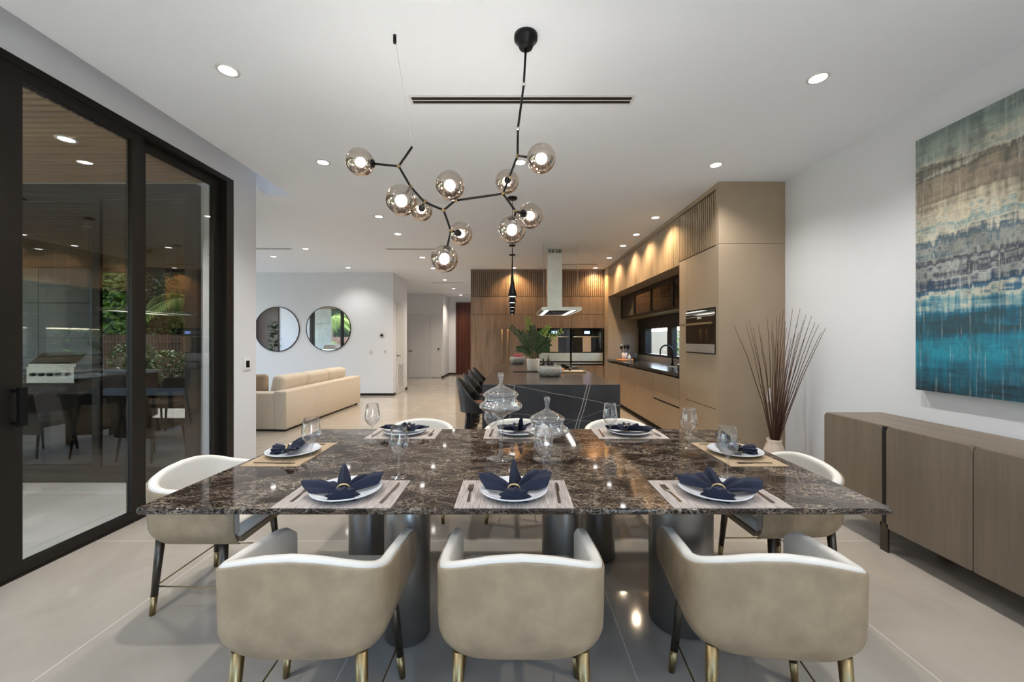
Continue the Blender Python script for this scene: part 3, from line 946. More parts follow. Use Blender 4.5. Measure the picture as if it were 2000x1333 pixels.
# more of the same grid, behind the camera and over the living room beyond the pillar
for (x, y, lab) in ((-1.85, .6, 'recessed ceiling downlight behind the camera on the door side'), (1.95, .6, 'recessed ceiling downlight behind the camera on the painting side'),
                    (-1.85, -1.2, 'recessed ceiling downlight by the rear window, door side'), (1.95, -1.2, 'recessed ceiling downlight by the rear window, painting side'),
                    (-6.4, 6.0, 'ceiling downlight over the living room seats'), (-6.4, 8.6, 'ceiling downlight over the living room near the mirrors'),
                    (-8.6, 6.0, 'ceiling downlight by the living room plant'), (-8.6, 8.6, 'ceiling downlight in the far corner of the living room'),
                    (-.2, 3.85, 'ceiling downlight between table and island')):
    if y != 3.85:
        downlight((x, y), NEUT, 1.2, lab)
for (x, y, lab) in ((-3.58, 3.2, 'round recessed lamp in the slatted patio ceiling, seen through the door'), (-6, 1.4, 'recessed lamp in the slatted patio ceiling over the outdoor table'), (-8.4, 1.4, 'recessed lamp in the slatted patio ceiling over the grill')):
    downlight((x, y), NEUT, 2.6, lab, 3.034)

# slot vents in the ceiling
def slot_vent(x0, x1, y, w, label, n=2):
    t = thing('slot_vent', label, 'vent', ((x0 + x1) / 2, y, CEIL), 0, 'linear ceiling vents')
    L = (x1 - x0) / 2
    MB().box(-L - .02, L + .02, -w / 2 - .012, w / 2 + .012, -.004, 0).build('frame', 'trim_white', t)
    for i in range(n):
        yc = -w / 2 + w * (i + .5) / n
        MB().box(-L, L, yc - w / n * .32, yc + w / n * .32, -.006, -.0035).build('slot', 'dark_void', t)
def yz(py):
    return (CEIL - H) * F / (HOR - py)
slot_vent(-.71, .845, yz(195), .085, 'long double-slot air vent in the ceiling behind the chandelier stem')
for (a, b, py, lab) in ((500, 568, 486, 'thin slot vent in the living room ceiling beside the pillar'), (756, 850, 486.5, 'thin slot vent in the ceiling behind the lowest chandelier globe'),
                        (1098, 1166, 516.5, 'thin slot vent in the ceiling beside the hood chimney'), (843, 904, 552.5, 'thin slot vent in the hall ceiling'), (873, 918, 575, 'thin slot vent at the far end of the hall ceiling')):
    y = yz(py)
    slot_vent((a - 1000) * y / F, (b - 1000) * y / F, y, .07, lab, 1)

# ------------------------------------------------------------------ dining table
t = thing('dining_table', 'long dining table with dark brown marble top on metal drum pedestals', 'table', (0, 0, 0))
ZT = 0.76
p00, p10, p11, p01 = (-1.476, 1.552), (1.494, 1.552), (1.521, 2.951), (-1.415, 2.951)
top = MB()
def table_ring(ins, z):
    c = Vector((sum(p[0] for p in (p00, p10, p11, p01)) / 4, sum(p[1] for p in (p00, p10, p11, p01)) / 4))
    cs = []
    for (px, py, a0) in ((p10[0], p10[1], -pi / 2), (p11[0], p11[1], 0), (p01[0], p01[1], pi / 2), (p00[0], p00[1], pi)):
        sx = 1 if px > c[0] else -1
        sy = 1 if py > c[1] else -1
        r = .02
        for i in range(5):
            a = a0 + (pi / 2) * i / 4
            cs.append((px - sx * r + (r - ins) * cos(a), py - sy * r + (r - ins) * sin(a), z))
    return cs
top.rings([table_ring(.010, ZT - .026), table_ring(.003, ZT - .023), table_ring(0, ZT - .017), table_ring(0, ZT - .008), table_ring(.002, ZT - .002), table_ring(.006, ZT)], True, True)
top.build('table_top', 'marble', t)
for (x, y, r) in ((-.507, 1.935, .108), (-.84, 2.33, .108), (.287, 2.30, .114), (.566, 2.62, .108), (.857, 2.03, .153)):
    MB().lathe([(.001, 0), (r - .006, 0), (r, .006), (r, ZT - .03), (r - .004, ZT - .026), (.001, ZT - .026)], 48, (x, y, 0)).build('pedestal', 'pedestal', t)

# ------------------------------------------------------------------ dining chairs
def u_path(ins, k=14, ya=.25, w=.287, yc=-.06, d=.20):
    """plan of the tub from the right arm tip round the back to the left arm tip"""
    pts = []
    ww, dd = w - ins, d - ins
    for i in range(6):
        pts.append((ww, ya + (yc - ya) * i / 6, i / 6 * .38))
    e = 0.52
    for i in range(2 * k + 1):
        a = pi * i / (2 * k)
        x = ww * (1 if cos(a) >= 0 else -1) * abs(cos(a)) ** e
        y = yc - dd * abs(sin(a)) ** e
        pts.append((x, y, .38 + .62 * (1 - abs(i - k) / k)))
    for i in range(5, -1, -1):
        pts.append((-ww, ya + (yc - ya) * i / 6, i / 6 * .38))
    return pts
def top_z(s):
    """rim height, s: 0 at the arm tip .. 1 at the middle of the back"""
    return .600 + .112 * (s ** .85) + .012 * max(0, (s - .55) / .45)
def tub_wall(i0, i1, zlo, dz, flare=.012, lowtaper=True, rim=.012):
    """closed wall between the plans inset by i0 (outer) and i1 (inner)"""
    base = u_path(0)
    def P(ins, s_i, fz, out):
        x, y, s = u_path(ins)[s_i]
        return x, y, s
    po, pi_ = u_path(i0), u_path(i1)
    n = len(po)
    rings = []
    prof = [(0, 0.0), (0, .03), (0, .07), (0, .12), (0, .19), (0, .28), (0, .45), (0, .75), (0, .94), (.02, .985), (.25, 1.0), (.7, 1.0), (.96, .985), (1, .94), (1, .75), (1, .4), (1, .2), (1, .1), (1, 0.0)]
    for (u, f) in prof:
        ring = []
        for j in range(n):
            xo, yo, s = po[j]
            xi, yi, _ = pi_[j]
            zt = top_z(s) + dz
            # round the front corner of the arm
            if j in (0, n - 1):
                zt -= .035
            elif j in (1, n - 2):
                zt -= .006
            z = zlo + (zt - zlo) * f
            x = xo + (xi - xo) * u
            y = yo + (yi - yo) * u
            if f >= 1.0:
                z = zt + rim
            hh = (z - .375) / .36
            k = 1.0 + flare * max(0, hh - .5) * 2
            if lowtaper:
                k -= .16 * max(0, 1 - hh / .30) ** 2.2
            x *= k
            y = (y - .05) * k + .05 if y < .05 else y
            ring.append((x, y, z))
        rings.append(ring)
    m = MB()
    m.rings(rings + [rings[0]], False, False, closed=False)
    # end caps at the arm tips
    for j in (0, n - 1):
        o = len(m.v)
        m.v += [r[j] for r in rings]
        m.f.append(tuple(range(o, o + len(rings))))
        m.sm.append(False)
    return m
def make_chair(label, loc, rz, rear='chair_leg'):
    t = thing('dining_chair', label, 'chair', loc, rz, 'tub chairs around the dining table')
    sh = tub_wall(0, .006, .375, -.004, rim=.0005)
    # floor of the shell
    pl = u_path(.02)
    k = .80
    ring = [(x * k, (y - .05) * k + .05 if y < .05 else y, 0) for x, y, _ in pl]
    sh.rings([[(x, y, .376) for x, y, _ in ring], [(x * 1.03, y if y > .05 else (y - .05) * 1.03 + .05, .405) for x, y, _ in ring]], True, True, smooth=False)
    sh.build('shell', 'leather', t)
    li = tub_wall(.0065, .044, .44, .004, rim=.005)
    li.build('liner', 'cream', t)
    # seat cushion
    def sring(ins, z):
        return [(x, min(y, .25 - ins * .4), z) for x, y, _ in u_path(.048 + ins)]
    MB().rings([sring(.03, .405), sring(.004, .412), sring(0, .44), sring(.004, .462), sring(.03, .474)], True, True).build('seat_cushion', 'cream', t)
    for (sx, sy) in ((1, 1), (-1, 1), (1, -1), (-1, -1)):
        a = Vector((sx * .205, .145 if sy > 0 else -.185, .39))
        b = Vector((sx * (.245 if sy > 0 else .222), .165 if sy > 0 else -.215, 0))
        mt = 'chair_leg' if sy > 0 else rear
        m = a.lerp(b, .75)
        lg = MB().cyl(a, m, .021, .0155, 20).build('leg', mt, t)
        MB().cyl(m, b, .0162, .0125, 20).build('leg_cap', 'brass', lg)
    z = .145
    f = (.39 - z) / .39
    def fp_(sx, sy):
        a = Vector((sx * .205, .145 if sy > 0 else -.185, .39))
        b = Vector((sx * (.245 if sy > 0 else .222), .165 if sy > 0 else -.215, 0))
        return a.lerp(b, f)
    st = MB()
    for (a, b) in (((1, 1), (1, -1)), ((-1, 1), (-1, -1)), ((1, -1), (-1, -1))):
        st.cyl(fp_(*a), fp_(*b), .0035, None, 8)
    st.build('stretcher', 'brass', t)
    return t
c0 = make_chair('taupe leather tub chair in the middle of the near side of the table', (.03, 1.51, 0), 0, 'brass')
dup(c0, (-.705, 1.51, 0), 0, 'taupe leather tub chair on the near side of the table, nearest the sliding doors')
dup(c0, (.905, 1.51, 0), radians(-7), 'taupe leather tub chair on the near side of the table, turned slightly, nearest the sideboard')
c1 = make_chair('white-lined tub chair on the far side of the table, nearest the sofa', (-.775, 3.24, 0), pi)
dup(c1, (.045, 3.24, 0), pi, 'white-lined tub chair on the far side of the table, behind the glass jars')
dup(c1, (.90, 3.24, 0), pi, 'white-lined tub chair on the far side of the table, in front of the island corner')
dup(c1, (-1.64, 2.275, 0), -pi / 2, 'white-lined tub chair at the head of the table beside the sliding doors')
dup(c1, (1.52, 2.34, 0), pi / 2 + radians(3), 'white-lined tub chair at the end of the table beside the sideboard')

# ------------------------------------------------------------------ place settings
SEATS = [  # centre x, y, rotation (0 = diner at -y), name of the seat
    (-.709, 1.708, 0, 'near side, sliding door end'), (.008, 1.708, 0, 'near side, middle'), (.868, 1.708, 0, 'near side, sideboard end'),
    (-.75, 2.795, pi, 'far side, nearest the sofa'), (.045, 2.795, pi, 'far side, middle, behind the glass jars'), (.815, 2.795, pi, 'far side, nearest the kitchen tower'),
    (-1.265, 2.305, -pi / 2, 'table head beside the sliding doors'), (1.29, 2.305, pi / 2, 'table end beside the sideboard')]
def rp(x, y, a, dx, dy):
    return (x + dx * cos(a) - dy * sin(a), y + dx * sin(a) + dy * cos(a))
def plate_mb():
    return MB().lathe([(.0005, .004), (.05, .004), (.085, .005), (.10, .009), (.138, .020), (.145, .024), (.1455, .027), (.143, .028), (.135, .0245), (.10, .013), (.085, .0095), (.05, .0085), (.0005, .0085)], 56)
def napkin_mb(seed):
    """gathered napkin: pleated fan behind the ring and a short bunched tail in front"""
    rnd = random.Random(seed)
    m = MB()
    nt, nr = 66, 12
    ph = rnd.uniform(0, 6)
    rings = []
    lobes = [[(-1.05, .185, .044, .55), (0.0, .135, .075, .30), (1.05, .185, .050, .60)],
             [(-1.0, .170, .062, .60), (.05, .115, .105, .24), (.95, .200, .060, .68)],
             [(-1.10, .195, .036, .62), (-.35, .135, .062, .42), (.90, .195, .050, .74)]][seed % 3]
    for i in range(nr + 1):
        r = i / nr
        ring = []
        for j in range(nt + 1):
            th = -1.5 + 3.0 * j / nt
            L = .055
            hh = .018
            for (c, l, h, sg) in lobes:
                wgt = max(0.0, 1 - abs(th - c) / (1.45 * sg)) ** .9
                L = max(L, l * wgt + .055 * (1 - wgt))
                hh = max(hh, h * math.exp(-((th - c) / (sg * .9)) ** 2))
            pl = sin(th * 11 + ph) * .6 + sin(th * 19 + ph * 2) * .5
            x = sin(th) * (.010 + L * r)
            y = cos(th) * (.010 + L * r) * .80
            z = .020 + hh * (r ** .8) + pl * .017 * sin(pi * min(1, r * .75 + .1)) - .012 * r * r * (abs(th) > .9)
            ring.append((x, y, max(z, .012 + .014 * r)))
        rings.append(ring)
    m.rings(rings, False, False, closed=False)
    rings = []
    for i in range(8):
        r = i / 7
        ring = []
        for j in range(41):
            th = -pi + 2 * pi * j / 40
            rr = (.014 + .031 * r ** .7) * (1 + .22 * sin(th * 9 + ph))
            ring.append((rr * 1.25 * cos(th), -.004 - .064 * r, .026 - .004 * r + rr * .62 * sin(th)))
        rings.append(ring)
    cx = sum(p[0] for p in rings[-1]) / 41
    rings.append([(p[0] * .5, p[1] + .006, .022 + (p[2] - .022) * .5) for p in rings[-1]])
    m.rings(rings, False, True)
    return m
def fork_mb():
    m = MB()
    m.add([(-.006, -.095, .003), (.006, -.095, .003), (.0025, 0, .006), (-.0025, 0, .006), (-.006, -.095, .0012), (.006, -.095, .0012), (.0025, 0, .0035), (-.0025, 0, .0035)],
          [(0, 1, 2, 3), (7, 6, 5, 4), (0, 4, 5, 1), (3, 2, 6, 7), (0, 3, 7, 4), (1, 5, 6, 2)])
    m.add([(-.0025, 0, .006), (.0025, 0, .006), (.011, .03, .003), (.011, .045, .003), (-.011, .045, .003), (-.011, .03, .003),
           (-.0025, 0, .0035), (.0025, 0, .0035), (.011, .03, .001), (.011, .045, .001), (-.011, .045, .001), (-.011, .03, .001)],
          [(0, 1, 2, 5), (5, 2, 3, 4), (6, 11, 8, 7), (11, 10, 9, 8), (0, 6, 7, 1), (1, 7, 8, 2), (2, 8, 9, 3), (3, 9, 10, 4), (4, 10, 11, 5), (5, 11, 6, 0)])
    for i in range(4):
        x = -.011 + i * .0062
        m.box(x, x + .0034, .045, .092, .002, .004)
    return m
def knife_mb():
    m = MB()
    m.prism([(-.006, -.11), (.006, -.11), (.005, -.01), (.004, 0), (.009, .02), (.009, .085), (.002, .115), (-.004, .115), (-.004, 0), (-.005, -.01)], .001, .0042)
    return m
mp0 = pl0 = fk0 = kn0 = rg0 = None
napk_rz = [.35, .05, -.5, .1, .25, -.1, .2, -.25]
for i, (x, y, a, nm) in enumerate(SEATS):
    side = abs(sin(a)) > .5
    m = MB().box(-.235, .235, -.152, .152, 0, .003).build('placemat', 'mat_x' if side else 'mat_y', None, (x, y, ZT), a)
    tag(m, ('tan' if side else 'cream striped') + ' woven placemat at the ' + nm, 'placemat', 'woven placemats on the marble table')
    pm = plate_mb().build('dinner_plate', 'plate', None, (x + .0, y, ZT + .0), a)
    pm.location.z = ZT + .0005
    tag(pm, 'round white dinner plate at the ' + nm, 'plate', 'white dinner plates')
    nt = thing('napkin', 'navy napkin in a gold ring at the ' + nm, 'napkin', (*rp(x, y, a, 0, -.035), ZT + .004), a + napk_rz[i], 'navy napkins on the plates')
    napkin_mb(i + 3).build('cloth', 'navy', nt, solid=.003)
    r = MB()
    R = []
    for k in range(24):
        th = 2 * pi * k / 24
        R.append([(.024 * cos(th), -.004, .026 + .019 * sin(th)), (.024 * cos(th), .006, .026 + .019 * sin(th)), (.028 * cos(th), .006, .027 + .0245 * sin(th)), (.028 * cos(th), -.004, .027 + .0245 * sin(th))])
    r.rings(R + [R[0]])
    rg = r.build('napkin_ring', 'gold', nt)
    rg['label'] = 'gold napkin ring'
    fx, fy = rp(x, y, a, -.188, -.0)
    tag(fork_mb().build('fork', 'cutlery', None, (fx, fy, ZT + .0025), a + .03), 'silver fork beside the plate at the ' + nm, 'fork', 'forks on the placemats')
    kx, ky = rp(x, y, a, .188, 0)
    tag(knife_mb().build('knife', 'cutlery', None, (kx, ky, ZT + .0025), a - .05), 'silver knife beside the plate at the ' + nm, 'knife', 'knives on the placemats')

# wine glasses
def wine_glass(x, y, label):
    t = thing('wine_glass', label, 'wine glass', (x, y, ZT), 0, 'stemmed wine glasses on the table')
    prof = [(.0375, .0005), (.037, .002), (.02, .0035), (.008, .008), (.0052, .016), (.0045, .05), (.0047, .085), (.007, .098), (.016, .107), (.031, .120), (.043, .140), (.0475, .160), (.0465, .180),
            (.0415, .210), (.0355, .245), (.0347, .245), (.0405, .210), (.0455, .180), (.0463, .160), (.0417, .141), (.030, .122), (.015, .110), (.001, .106)]
    MB().lathe(prof[:8], 40).build('stem', 'jar_glass', t)
    MB().lathe(prof[7:], 40).build('bowl', 'glass', t)
    return t
g0 = None
for (x, y, lab) in ((-1.068, 2.12, 'wine glass in front of the left head setting, beside the sliding door end plate'), (-.542, 1.909, 'wine glass behind the near plate at the sliding door end'),
                    (-.905, 2.58, 'slim wine glass beside the far setting nearest the sofa'), (.15, 1.909, 'wine glass standing in front of the short glass jar'),
                    (-.13, 2.56, 'wine glass half hidden behind the tall glass jar'), (.64, 2.60, 'wine glass beside the far setting nearest the kitchen tower'),
                    (1.075, 2.42, 'wine glass near the far corner of the table by the branches'), (1.033, 1.909, 'wine glass behind the near plate at the sideboard end')):
    if g0 is None:
        g0 = wine_glass(x, y, lab)
    else:
        dup(g0, (x, y, ZT), 0, lab)

# lidded glass jars
def jar(name, label, x, y, stem_h, total):
    t = thing(name, label, 'glass jar', (x, y, ZT), 0)
    ft = MB().lathe([(.079, .0), (.080, .003), (.055, .006), (.02, .012), (.013, .022), (.0115, .03)] + [(.0115, stem_h * .6), (.015, stem_h - .02), (.018, stem_h)], 48)
    ft.build('foot', 'jar_glass', t)
    b = stem_h
    bowl = MB().lathe([(.001, b), (.018, b + .002), (.04, b + .018), (.07, b + .034), (.103, b + .045), (.119, b + .056), (.121, b + .066), (.112, b + .080), (.098, b + .088), (.090, b + .096), (.088, b + .11),
                       (.091, b + .118), (.088, b + .118), (.085, b + .11), (.087, b + .097), (.096, b + .086), (.109, b + .078), (.116, b + .067), (.114, b + .058), (.1, b + .048), (.068, b + .037), (.038, b + .021), (.001, b + .006)], 56)
    bowl.build('bowl', 'jar_glass', t)
    l = b + .119
    k = total - l
    lid = MB().lathe([(.084, l), (.098, l + .003), (.099, l + .010), (.088, l + .022), (.064, l + .036), (.038, l + .048), (.018, l + .058), (.011, l + .068), (.010, l + .076), (.014, l + k - .026), (.018, l + k - .014),
                      (.014, l + k - .003), (.001, l + k)], 56)
    lid.build('lid', 'jar_glass', t)
jar('glass_jar', 'tall footed clear glass jar with a domed lid on the marble table', -.0615, 2.22, .228, .478)
jar('glass_jar', 'shorter footed clear glass jar with a domed lid on the marble table', .195, 2.21, .095, .345)

# ------------------------------------------------------------------ chandelier
ch = thing('chandelier', 'black branching chandelier with ten smoked glass globes above the table', 'chandelier', (.078, 2.24, CEIL))
def cw_(p):
    return Vector(p) - Vector((.078, 2.24, CEIL))
MB().lathe([(.001, -.072), (.036, -.070), (.040, -.062), (.044, -.045), (.060, -.030), (.066, -.022), (.066, 0), (.001, 0)], 40).build('canopy', 'black_metal', ch)
J = {}
def jp(k, px, py, Y):
    J[k] = at(px, py, Y)
jp('c', 1026, 93, 2.24); jp('r1', 1023, 165, 2.24); jp('r2', 1011.5, 252, 2.24); jp('6', 1010.8, 304.8, 2.25)
jp('7', 995, 345.6, 2.33); jp('5', 982.5, 378.7, 2.33); jp('8', 1007, 412.8, 2.28); jp('4', 866.5, 411, 2.30); jp('K', 889, 392, 2.30)
jp('3', 829, 395, 2.32); jp('2', 802, 365, 2.22); jp('1', 778.7, 325, 2.22); jp('w', 805, 287, 2.23); jp('9', 880.7, 451, 2.33)
J['c'] = Vector((.078, 2.24, CEIL - .07))
rods = [('c', 'r1'), ('r1', 'r2'), ('r2', '6'), ('6', '7'), ('7', '5'), ('5', '8'), ('5', 'K'), ('K', '4'), ('4', '3'), ('3', '2'), ('2', '1'), ('1', 'w'), ('4', '9')]
for a, b in rods:
    MB().cyl(cw_(J[a]), cw_(J[b]), .0065, None, 12).build('arm', 'black_metal', ch)
for k in ('r1', 'r2', '6', '7', '5', '8', '4', '3', '2', '1', '9', 'K'):
    MB().ball(cw_(J[k]), .0115, 16, 10).build('joint', 'brass' if k not in ('r1', 'r2') else 'chrome', ch)
ww = MB()
wa = at(771, 67, 2.235)
wa.z = CEIL
ww.cyl(cw_(J['w']), cw_(wa), .0010, None, 6)
ww.build('suspension_wire', 'steel', ch)
MB().cyl(cw_(wa), cw_(wa) - Vector((0, 0, .045)), .009, None, 12).build('wire_anchor', 'black_metal', ch)
GL = [('1', 703, 317, 2.24), ('2', 784, 392, 1.98), ('3', 822.5, 410, 2.66), ('K', 879, 363, 2.10), ('7', 990, 355, 2.58), ('6', 1057, 310, 2.10), ('8', 1035.5, 422, 2.40), ('8', 1000, 449, 2.20), ('9', 900, 457, 2.58), ('9', 868, 506, 2.22)]
GR = .0755
for (k, px, py, Y) in GL:
    c = at(px, py, Y)
    j = J[k]
    d = (j - c).normalized()
    e = c + d * GR
    g = MB().ball((0, 0, 0), GR, 40, 24).build('globe', 'globe', ch, loc=cw_(c))
    MB().cyl(d * (GR + .004), d * (GR - .022), .022, .02, 20).build('socket', 'black_metal', g)
    MB().ball(d * .006, .026, 20, 12).build('bulb', 'bulb', g)
    ld = bpy.data.lights.new('globe_lamp', 'POINT')
    ld.energy = GLOBE_W
    ld.color = (1.0, 0.94, 0.86)
    ld.shadow_soft_size = 0.027
    lo = bpy.data.objects.new('globe_lamp', ld)
    COL.objects.link(lo)
    lo.parent = g
    lo.location = d * .006
    if (e - j).length > .01:
        MB().cyl(cw_(j), cw_(e), .0062, None, 12).build('arm', 'black_metal', ch)

# ------------------------------------------------------------------ artwork and wall fittings
pa = thing('canvas_painting', 'large abstract canvas in dripping teal, navy and cream', 'painting', (2.915, 2.21, 1.953))
MB().box(-.02, .028, -.647, .647, -.89, .89).build('canvas', 'painting', pa)
MB().box(-.0, .034, -.62, .62, -.86, .86).build('stretcher_frame', 'board', pa)

t = thing('thermostat', 'small black-screen thermostat on the white pillar by the sliding doors', 'thermostat', (XL, 4.40, 1.154))
MB().rbox(0, .012, -.055, .055, -.07, .07, .004, 2).build('plate', 'plastic_white', t)
MB().box(.011, .014, -.028, .028, -.04, .035).build('screen', 'black_glass', t)
t = thing('thermostat', 'round grey thermostat on the wall beside the mirrors', 'thermostat', at(746, 655.5, YM))
MB().cyl((0, 0, 0), (0, -.02, 0), .05, .045, 28).build('dial', 'steel', t)
MB().cyl((0, -.02, 0), (0, -.022, 0), .028, None, 24).build('screen', 'black_glass', t)
for (px, py, lab) in ((724.5, 687.5, 'white light switch under the thermostat, nearer the mirrors'), (752, 687, 'white light switch under the thermostat, nearer the wall corner')):
    t = thing('light_switch', lab, 'switch', at(px, py, YM))
    MB().box(-.045, .045, -.008, 0, -.06, .06).build('plate', 'plastic_white', t, bevel=.003)
    MB().box(-.012, .012, -.016, -.008, -.022, .022).build('rocker', 'steel', t)

def round_mirror(px, py, label):
    c = at(px, py, YM - .02)
    t = thing('round_mirror', label, 'mirror', c, 0, 'round wall mirrors')
    R = .565
    MB().cyl((0, .019, 0), (0, .002, 0), R - .008, None, 72).build('mirror_glass', 'mirror', t)
    fr = MB()
    rings = []
    for k in range(72):
        a = 2 * pi * k / 72
        rings.append([((R - .01) * cos(a), -.004, (R - .01) * sin(a)), ((R + .004) * cos(a), -.004, (R + .004) * sin(a)), ((R + .004) * cos(a), .019, (R + .004) * sin(a)), ((R - .01) * cos(a), .019, (R - .01) * sin(a))])
    fr.rings(rings + [rings[0]])
    fr.build('frame', 'black_metal', t)
round_mirror(541, 643.5, 'round mirror half hidden by the pillar, reflecting a brown wall and plant')
round_mirror(641.5, 642.5, 'round mirror further from the pillar, reflecting the green garden')

# living room wall panel and plant that the mirrors show
tag(MB().box(-10.5, -9.32, YG + .06, YG + .12, 0, 3.1).build('wall_panel', 'brown_panel'), 'brown wood wall panel reflected in the half-hidden mirror', 'panel')
t = thing('fiddle_leaf_plant', 'dark leafy potted tree reflected in the half-hidden mirror', 'plant', (-9.1, 5.0, 0))
MB().lathe([(.001, 0), (.15, 0), (.2, .35), (.19, .35), (.001, .30)], 28).build('pot', 'white_pot', t)
MB().tube([(0, 0, .3), (.03, 0, .9), (-.02, .02, 1.5), (.04, 0, 1.95)], [.018, .014, .011, .006], 8).build('trunk', 'bark', t)
fo = MB()
for i in range(90):
    z = random.uniform(.65, 2.05)
    a = random.uniform(0, 2 * pi)
    rr = .05 + .22 * (1 - (z - .65) / 1.7)
    fo.leaf((rr * .3 * cos(a), rr * .3 * sin(a), z), (cos(a), sin(a), random.uniform(.1, .8)), (0, 0, 1), random.uniform(.16, .26), .13)
fo.build('foliage', 'leaf', t)

# ------------------------------------------------------------------ sideboard
sb = thing('sideboard', 'long grey-brown oak sideboard with flat doors along the white wall', 'sideboard', (2.5, 2.15, 0))
# local: x 0..0.44 depth, y -1.04..1.04
MB().rbox(.022, .44, -1.03, 1.03, .17, .83, .012, 2).build('carcass', 'oak_side', sb)
MB().box(.016, .44, -1.03, 1.03, .831, .842).build('top_panel', 'oak_top', sb)
for (a, b) in ((.545, 1.04), (.012, .512), (-.508, .008), (-1.04, -.512)):
    rr = .03
    poly = []
    for (cx, cz, a0) in ((b - rr, .84 - rr, 0), (a + rr, .84 - rr, pi / 2), (a + rr * .4, .16 + rr * .4, pi), (b - rr * .4, .16 + rr * .4, 1.5 * pi)):
        r_ = rr if cz > .5 else rr * .4
        for i in range(5):
            an = a0 + pi / 2 * i / 4
            poly.append((cx + r_ * cos(an), cz + r_ * sin(an)))
    MB().prism(poly, -.0, .021, 'x').build('door', 'oak_side', sb, bevel=.002)
MB().box(.004, .02, .518, .54, .17, .835).build('gap_strip', 'dark_void', sb)
for y in (.528, -.528):
    MB().box(.0, .012, y - .028, y + .028, 0, .19).build('leg', 'chair_leg', sb)
    MB().box(.40, .412, y - .028, y + .028, 0, .19).build('leg', 'chair_leg', sb)

# ------------------------------------------------------------------ branches in a floor vase
vx, vy = 2.60, 3.95
t = thing('floor_vase', 'cream floor vase in the corner beside the kitchen tower', 'vase', (vx, vy, 0))
MB().lathe([(.001, 0), (.085, 0), (.105, .03), (.12, .16), (.105, .29), (.072, .38), (.06, .41), (.068, .435), (.064, .436), (.054, .41), (.064, .38), (.09, .29), (.001, .1)], 40).build('body', 'vase', t)
t = thing('branch_bunch', 'bunch of bare brown branches standing in the floor vase', 'branches', (vx, vy, .12))
tips = [(1434, 636), (1456, 630), (1462, 626), (1482, 634), (1470, 640), (1498, 622), (1508, 630), (1517, 620), (1524, 612), (1530, 606), (1537, 640), (1549, 604), (1556, 632), (1563, 603), (1570, 626), (1578, 640), (1586, 618),
        (1592, 630), (1598, 634), (1614, 640), (1545, 660), (1510, 650), (1486, 655), (1604, 650), (1533, 628), (1560, 650), (1520, 660), (1575, 615)]
rnd = random.Random(3)
for i, (px, py) in enumerate(tips):
    Yt = vy + rnd.uniform(-.28, .25)
    tip = at(px, py, Yt)
    if tip.x > 2.9:
        Yt = (2.88) * F / (px - 1000)
        tip = at(px, py, Yt)
    b = Vector((vx + rnd.uniform(-.04, .04), vy + rnd.uniform(-.03, .03), .13))
    dx = (tip.x - vx)
    nk = Vector((vx + max(-.045, min(.045, dx * .12)), vy + max(-.03, min(.03, (tip.y - vy) * .1)), .45))
    pts = [b, nk]
    for k in range(1, 8):
        s = k / 7
        p = nk.lerp(tip, s)
        bow = sin(pi * s) * -.06
        p.x += bow * (1 if dx > 0 else -1) * abs(dx) + rnd.uniform(-.006, .006)
        p.z += sin(pi * s) * .02
        p.x = min(p.x, 2.93)
        pts.append(p)
    rs = [.0058, .0055] + [.0052 - .0005 * k for k in range(1, 8)]
    o = Vector((vx, vy, .12))
    MB().tube([q - o for q in pts], rs, 7).build('branch', 'twig', t)

# ------------------------------------------------------------------ sofa
so = thing('sofa', 'long beige fabric sofa seen from behind in the living room', 'sofa', (-3.98, 7.5, 0), radians(-2.5))
MB().rbox(.36, .56, -1.35, 1.35, .03, .625, .025).build('back_frame', 'sofa', so)
for (a, b) in ((-1.35, -.47), (-.47, .47), (.47, 1.35)):
    MB().rbox(.555, .562, a + .006, b - .006, .05, .61, .003, 2).build('back_panel', 'sofa', so)
for s in (-1, 1):
    MB().rbox(-.48, .37, s * 1.23 - .12, s * 1.23 + .12, .03, .60, .03).build('armrest', 'sofa', so)
MB().rbox(-.48, .37, -1.12, 1.12, .03, .28, .02).build('base', 'sofa', so)
for k in range(3):
    a = -1.1 + k * .735
    MB().rbox(-.5, .3, a + .004, a + .73, .28, .45, .05).build('seat_cushion', 'sofa', so)
    bc = MB()
    bc.rbox(-.11, .11, -.37, .37, 0, .40, .07, 4)
    o = bc.build('back_cushion', 'sofa', so, loc=(.20, a + .367, .44))
    o.rotation_euler = (0, .20, 0)
for x in (-.42, .5):
    for y in (-1.25, 1.25):
        MB().box(x - .03, x + .03, y - .03, y + .03, 0, .03).build('foot', 'black_base', so)
tag(MB().rbox(-.22, .22, -.07, .07, 0, .40, .06, 4).build('throw_pillow', 'sofa_pillow', None, (-4.22, 6.51, .455), .1), 'taupe throw pillow against the sofa armrest nearest the pillar', 'pillow')
# side table by the sofa front with a few pieces
# ------------------------------------------------------------------ kitchen island
isl = thing('kitchen_island', 'long charcoal veined stone kitchen island with waterfall end', 'kitchen island', (0, 0, 0))
IX0, IX1, IY0, IY1, IZ = -.33, 1.20, 4.42, 8.38, .92
MB().box(IX0, IX1, IY0 + .03, IY1 - .03, IZ - .03, IZ).build('worktop', 'stone_top', isl)
MB().box(IX0, IX1, IY0, IY0 + .03, 0, IZ).build('waterfall_end', 'stone', isl)
MB().box(IX0, IX1, IY1 - .03, IY1, 0, IZ).build('waterfall_end', 'stone', isl)
MB().box(IX0 + .33, IX1 - .02, IY0 + .03, IY1 - .03, .0, IZ - .03).build('base_cabinet', 'taupe_lacquer', isl)

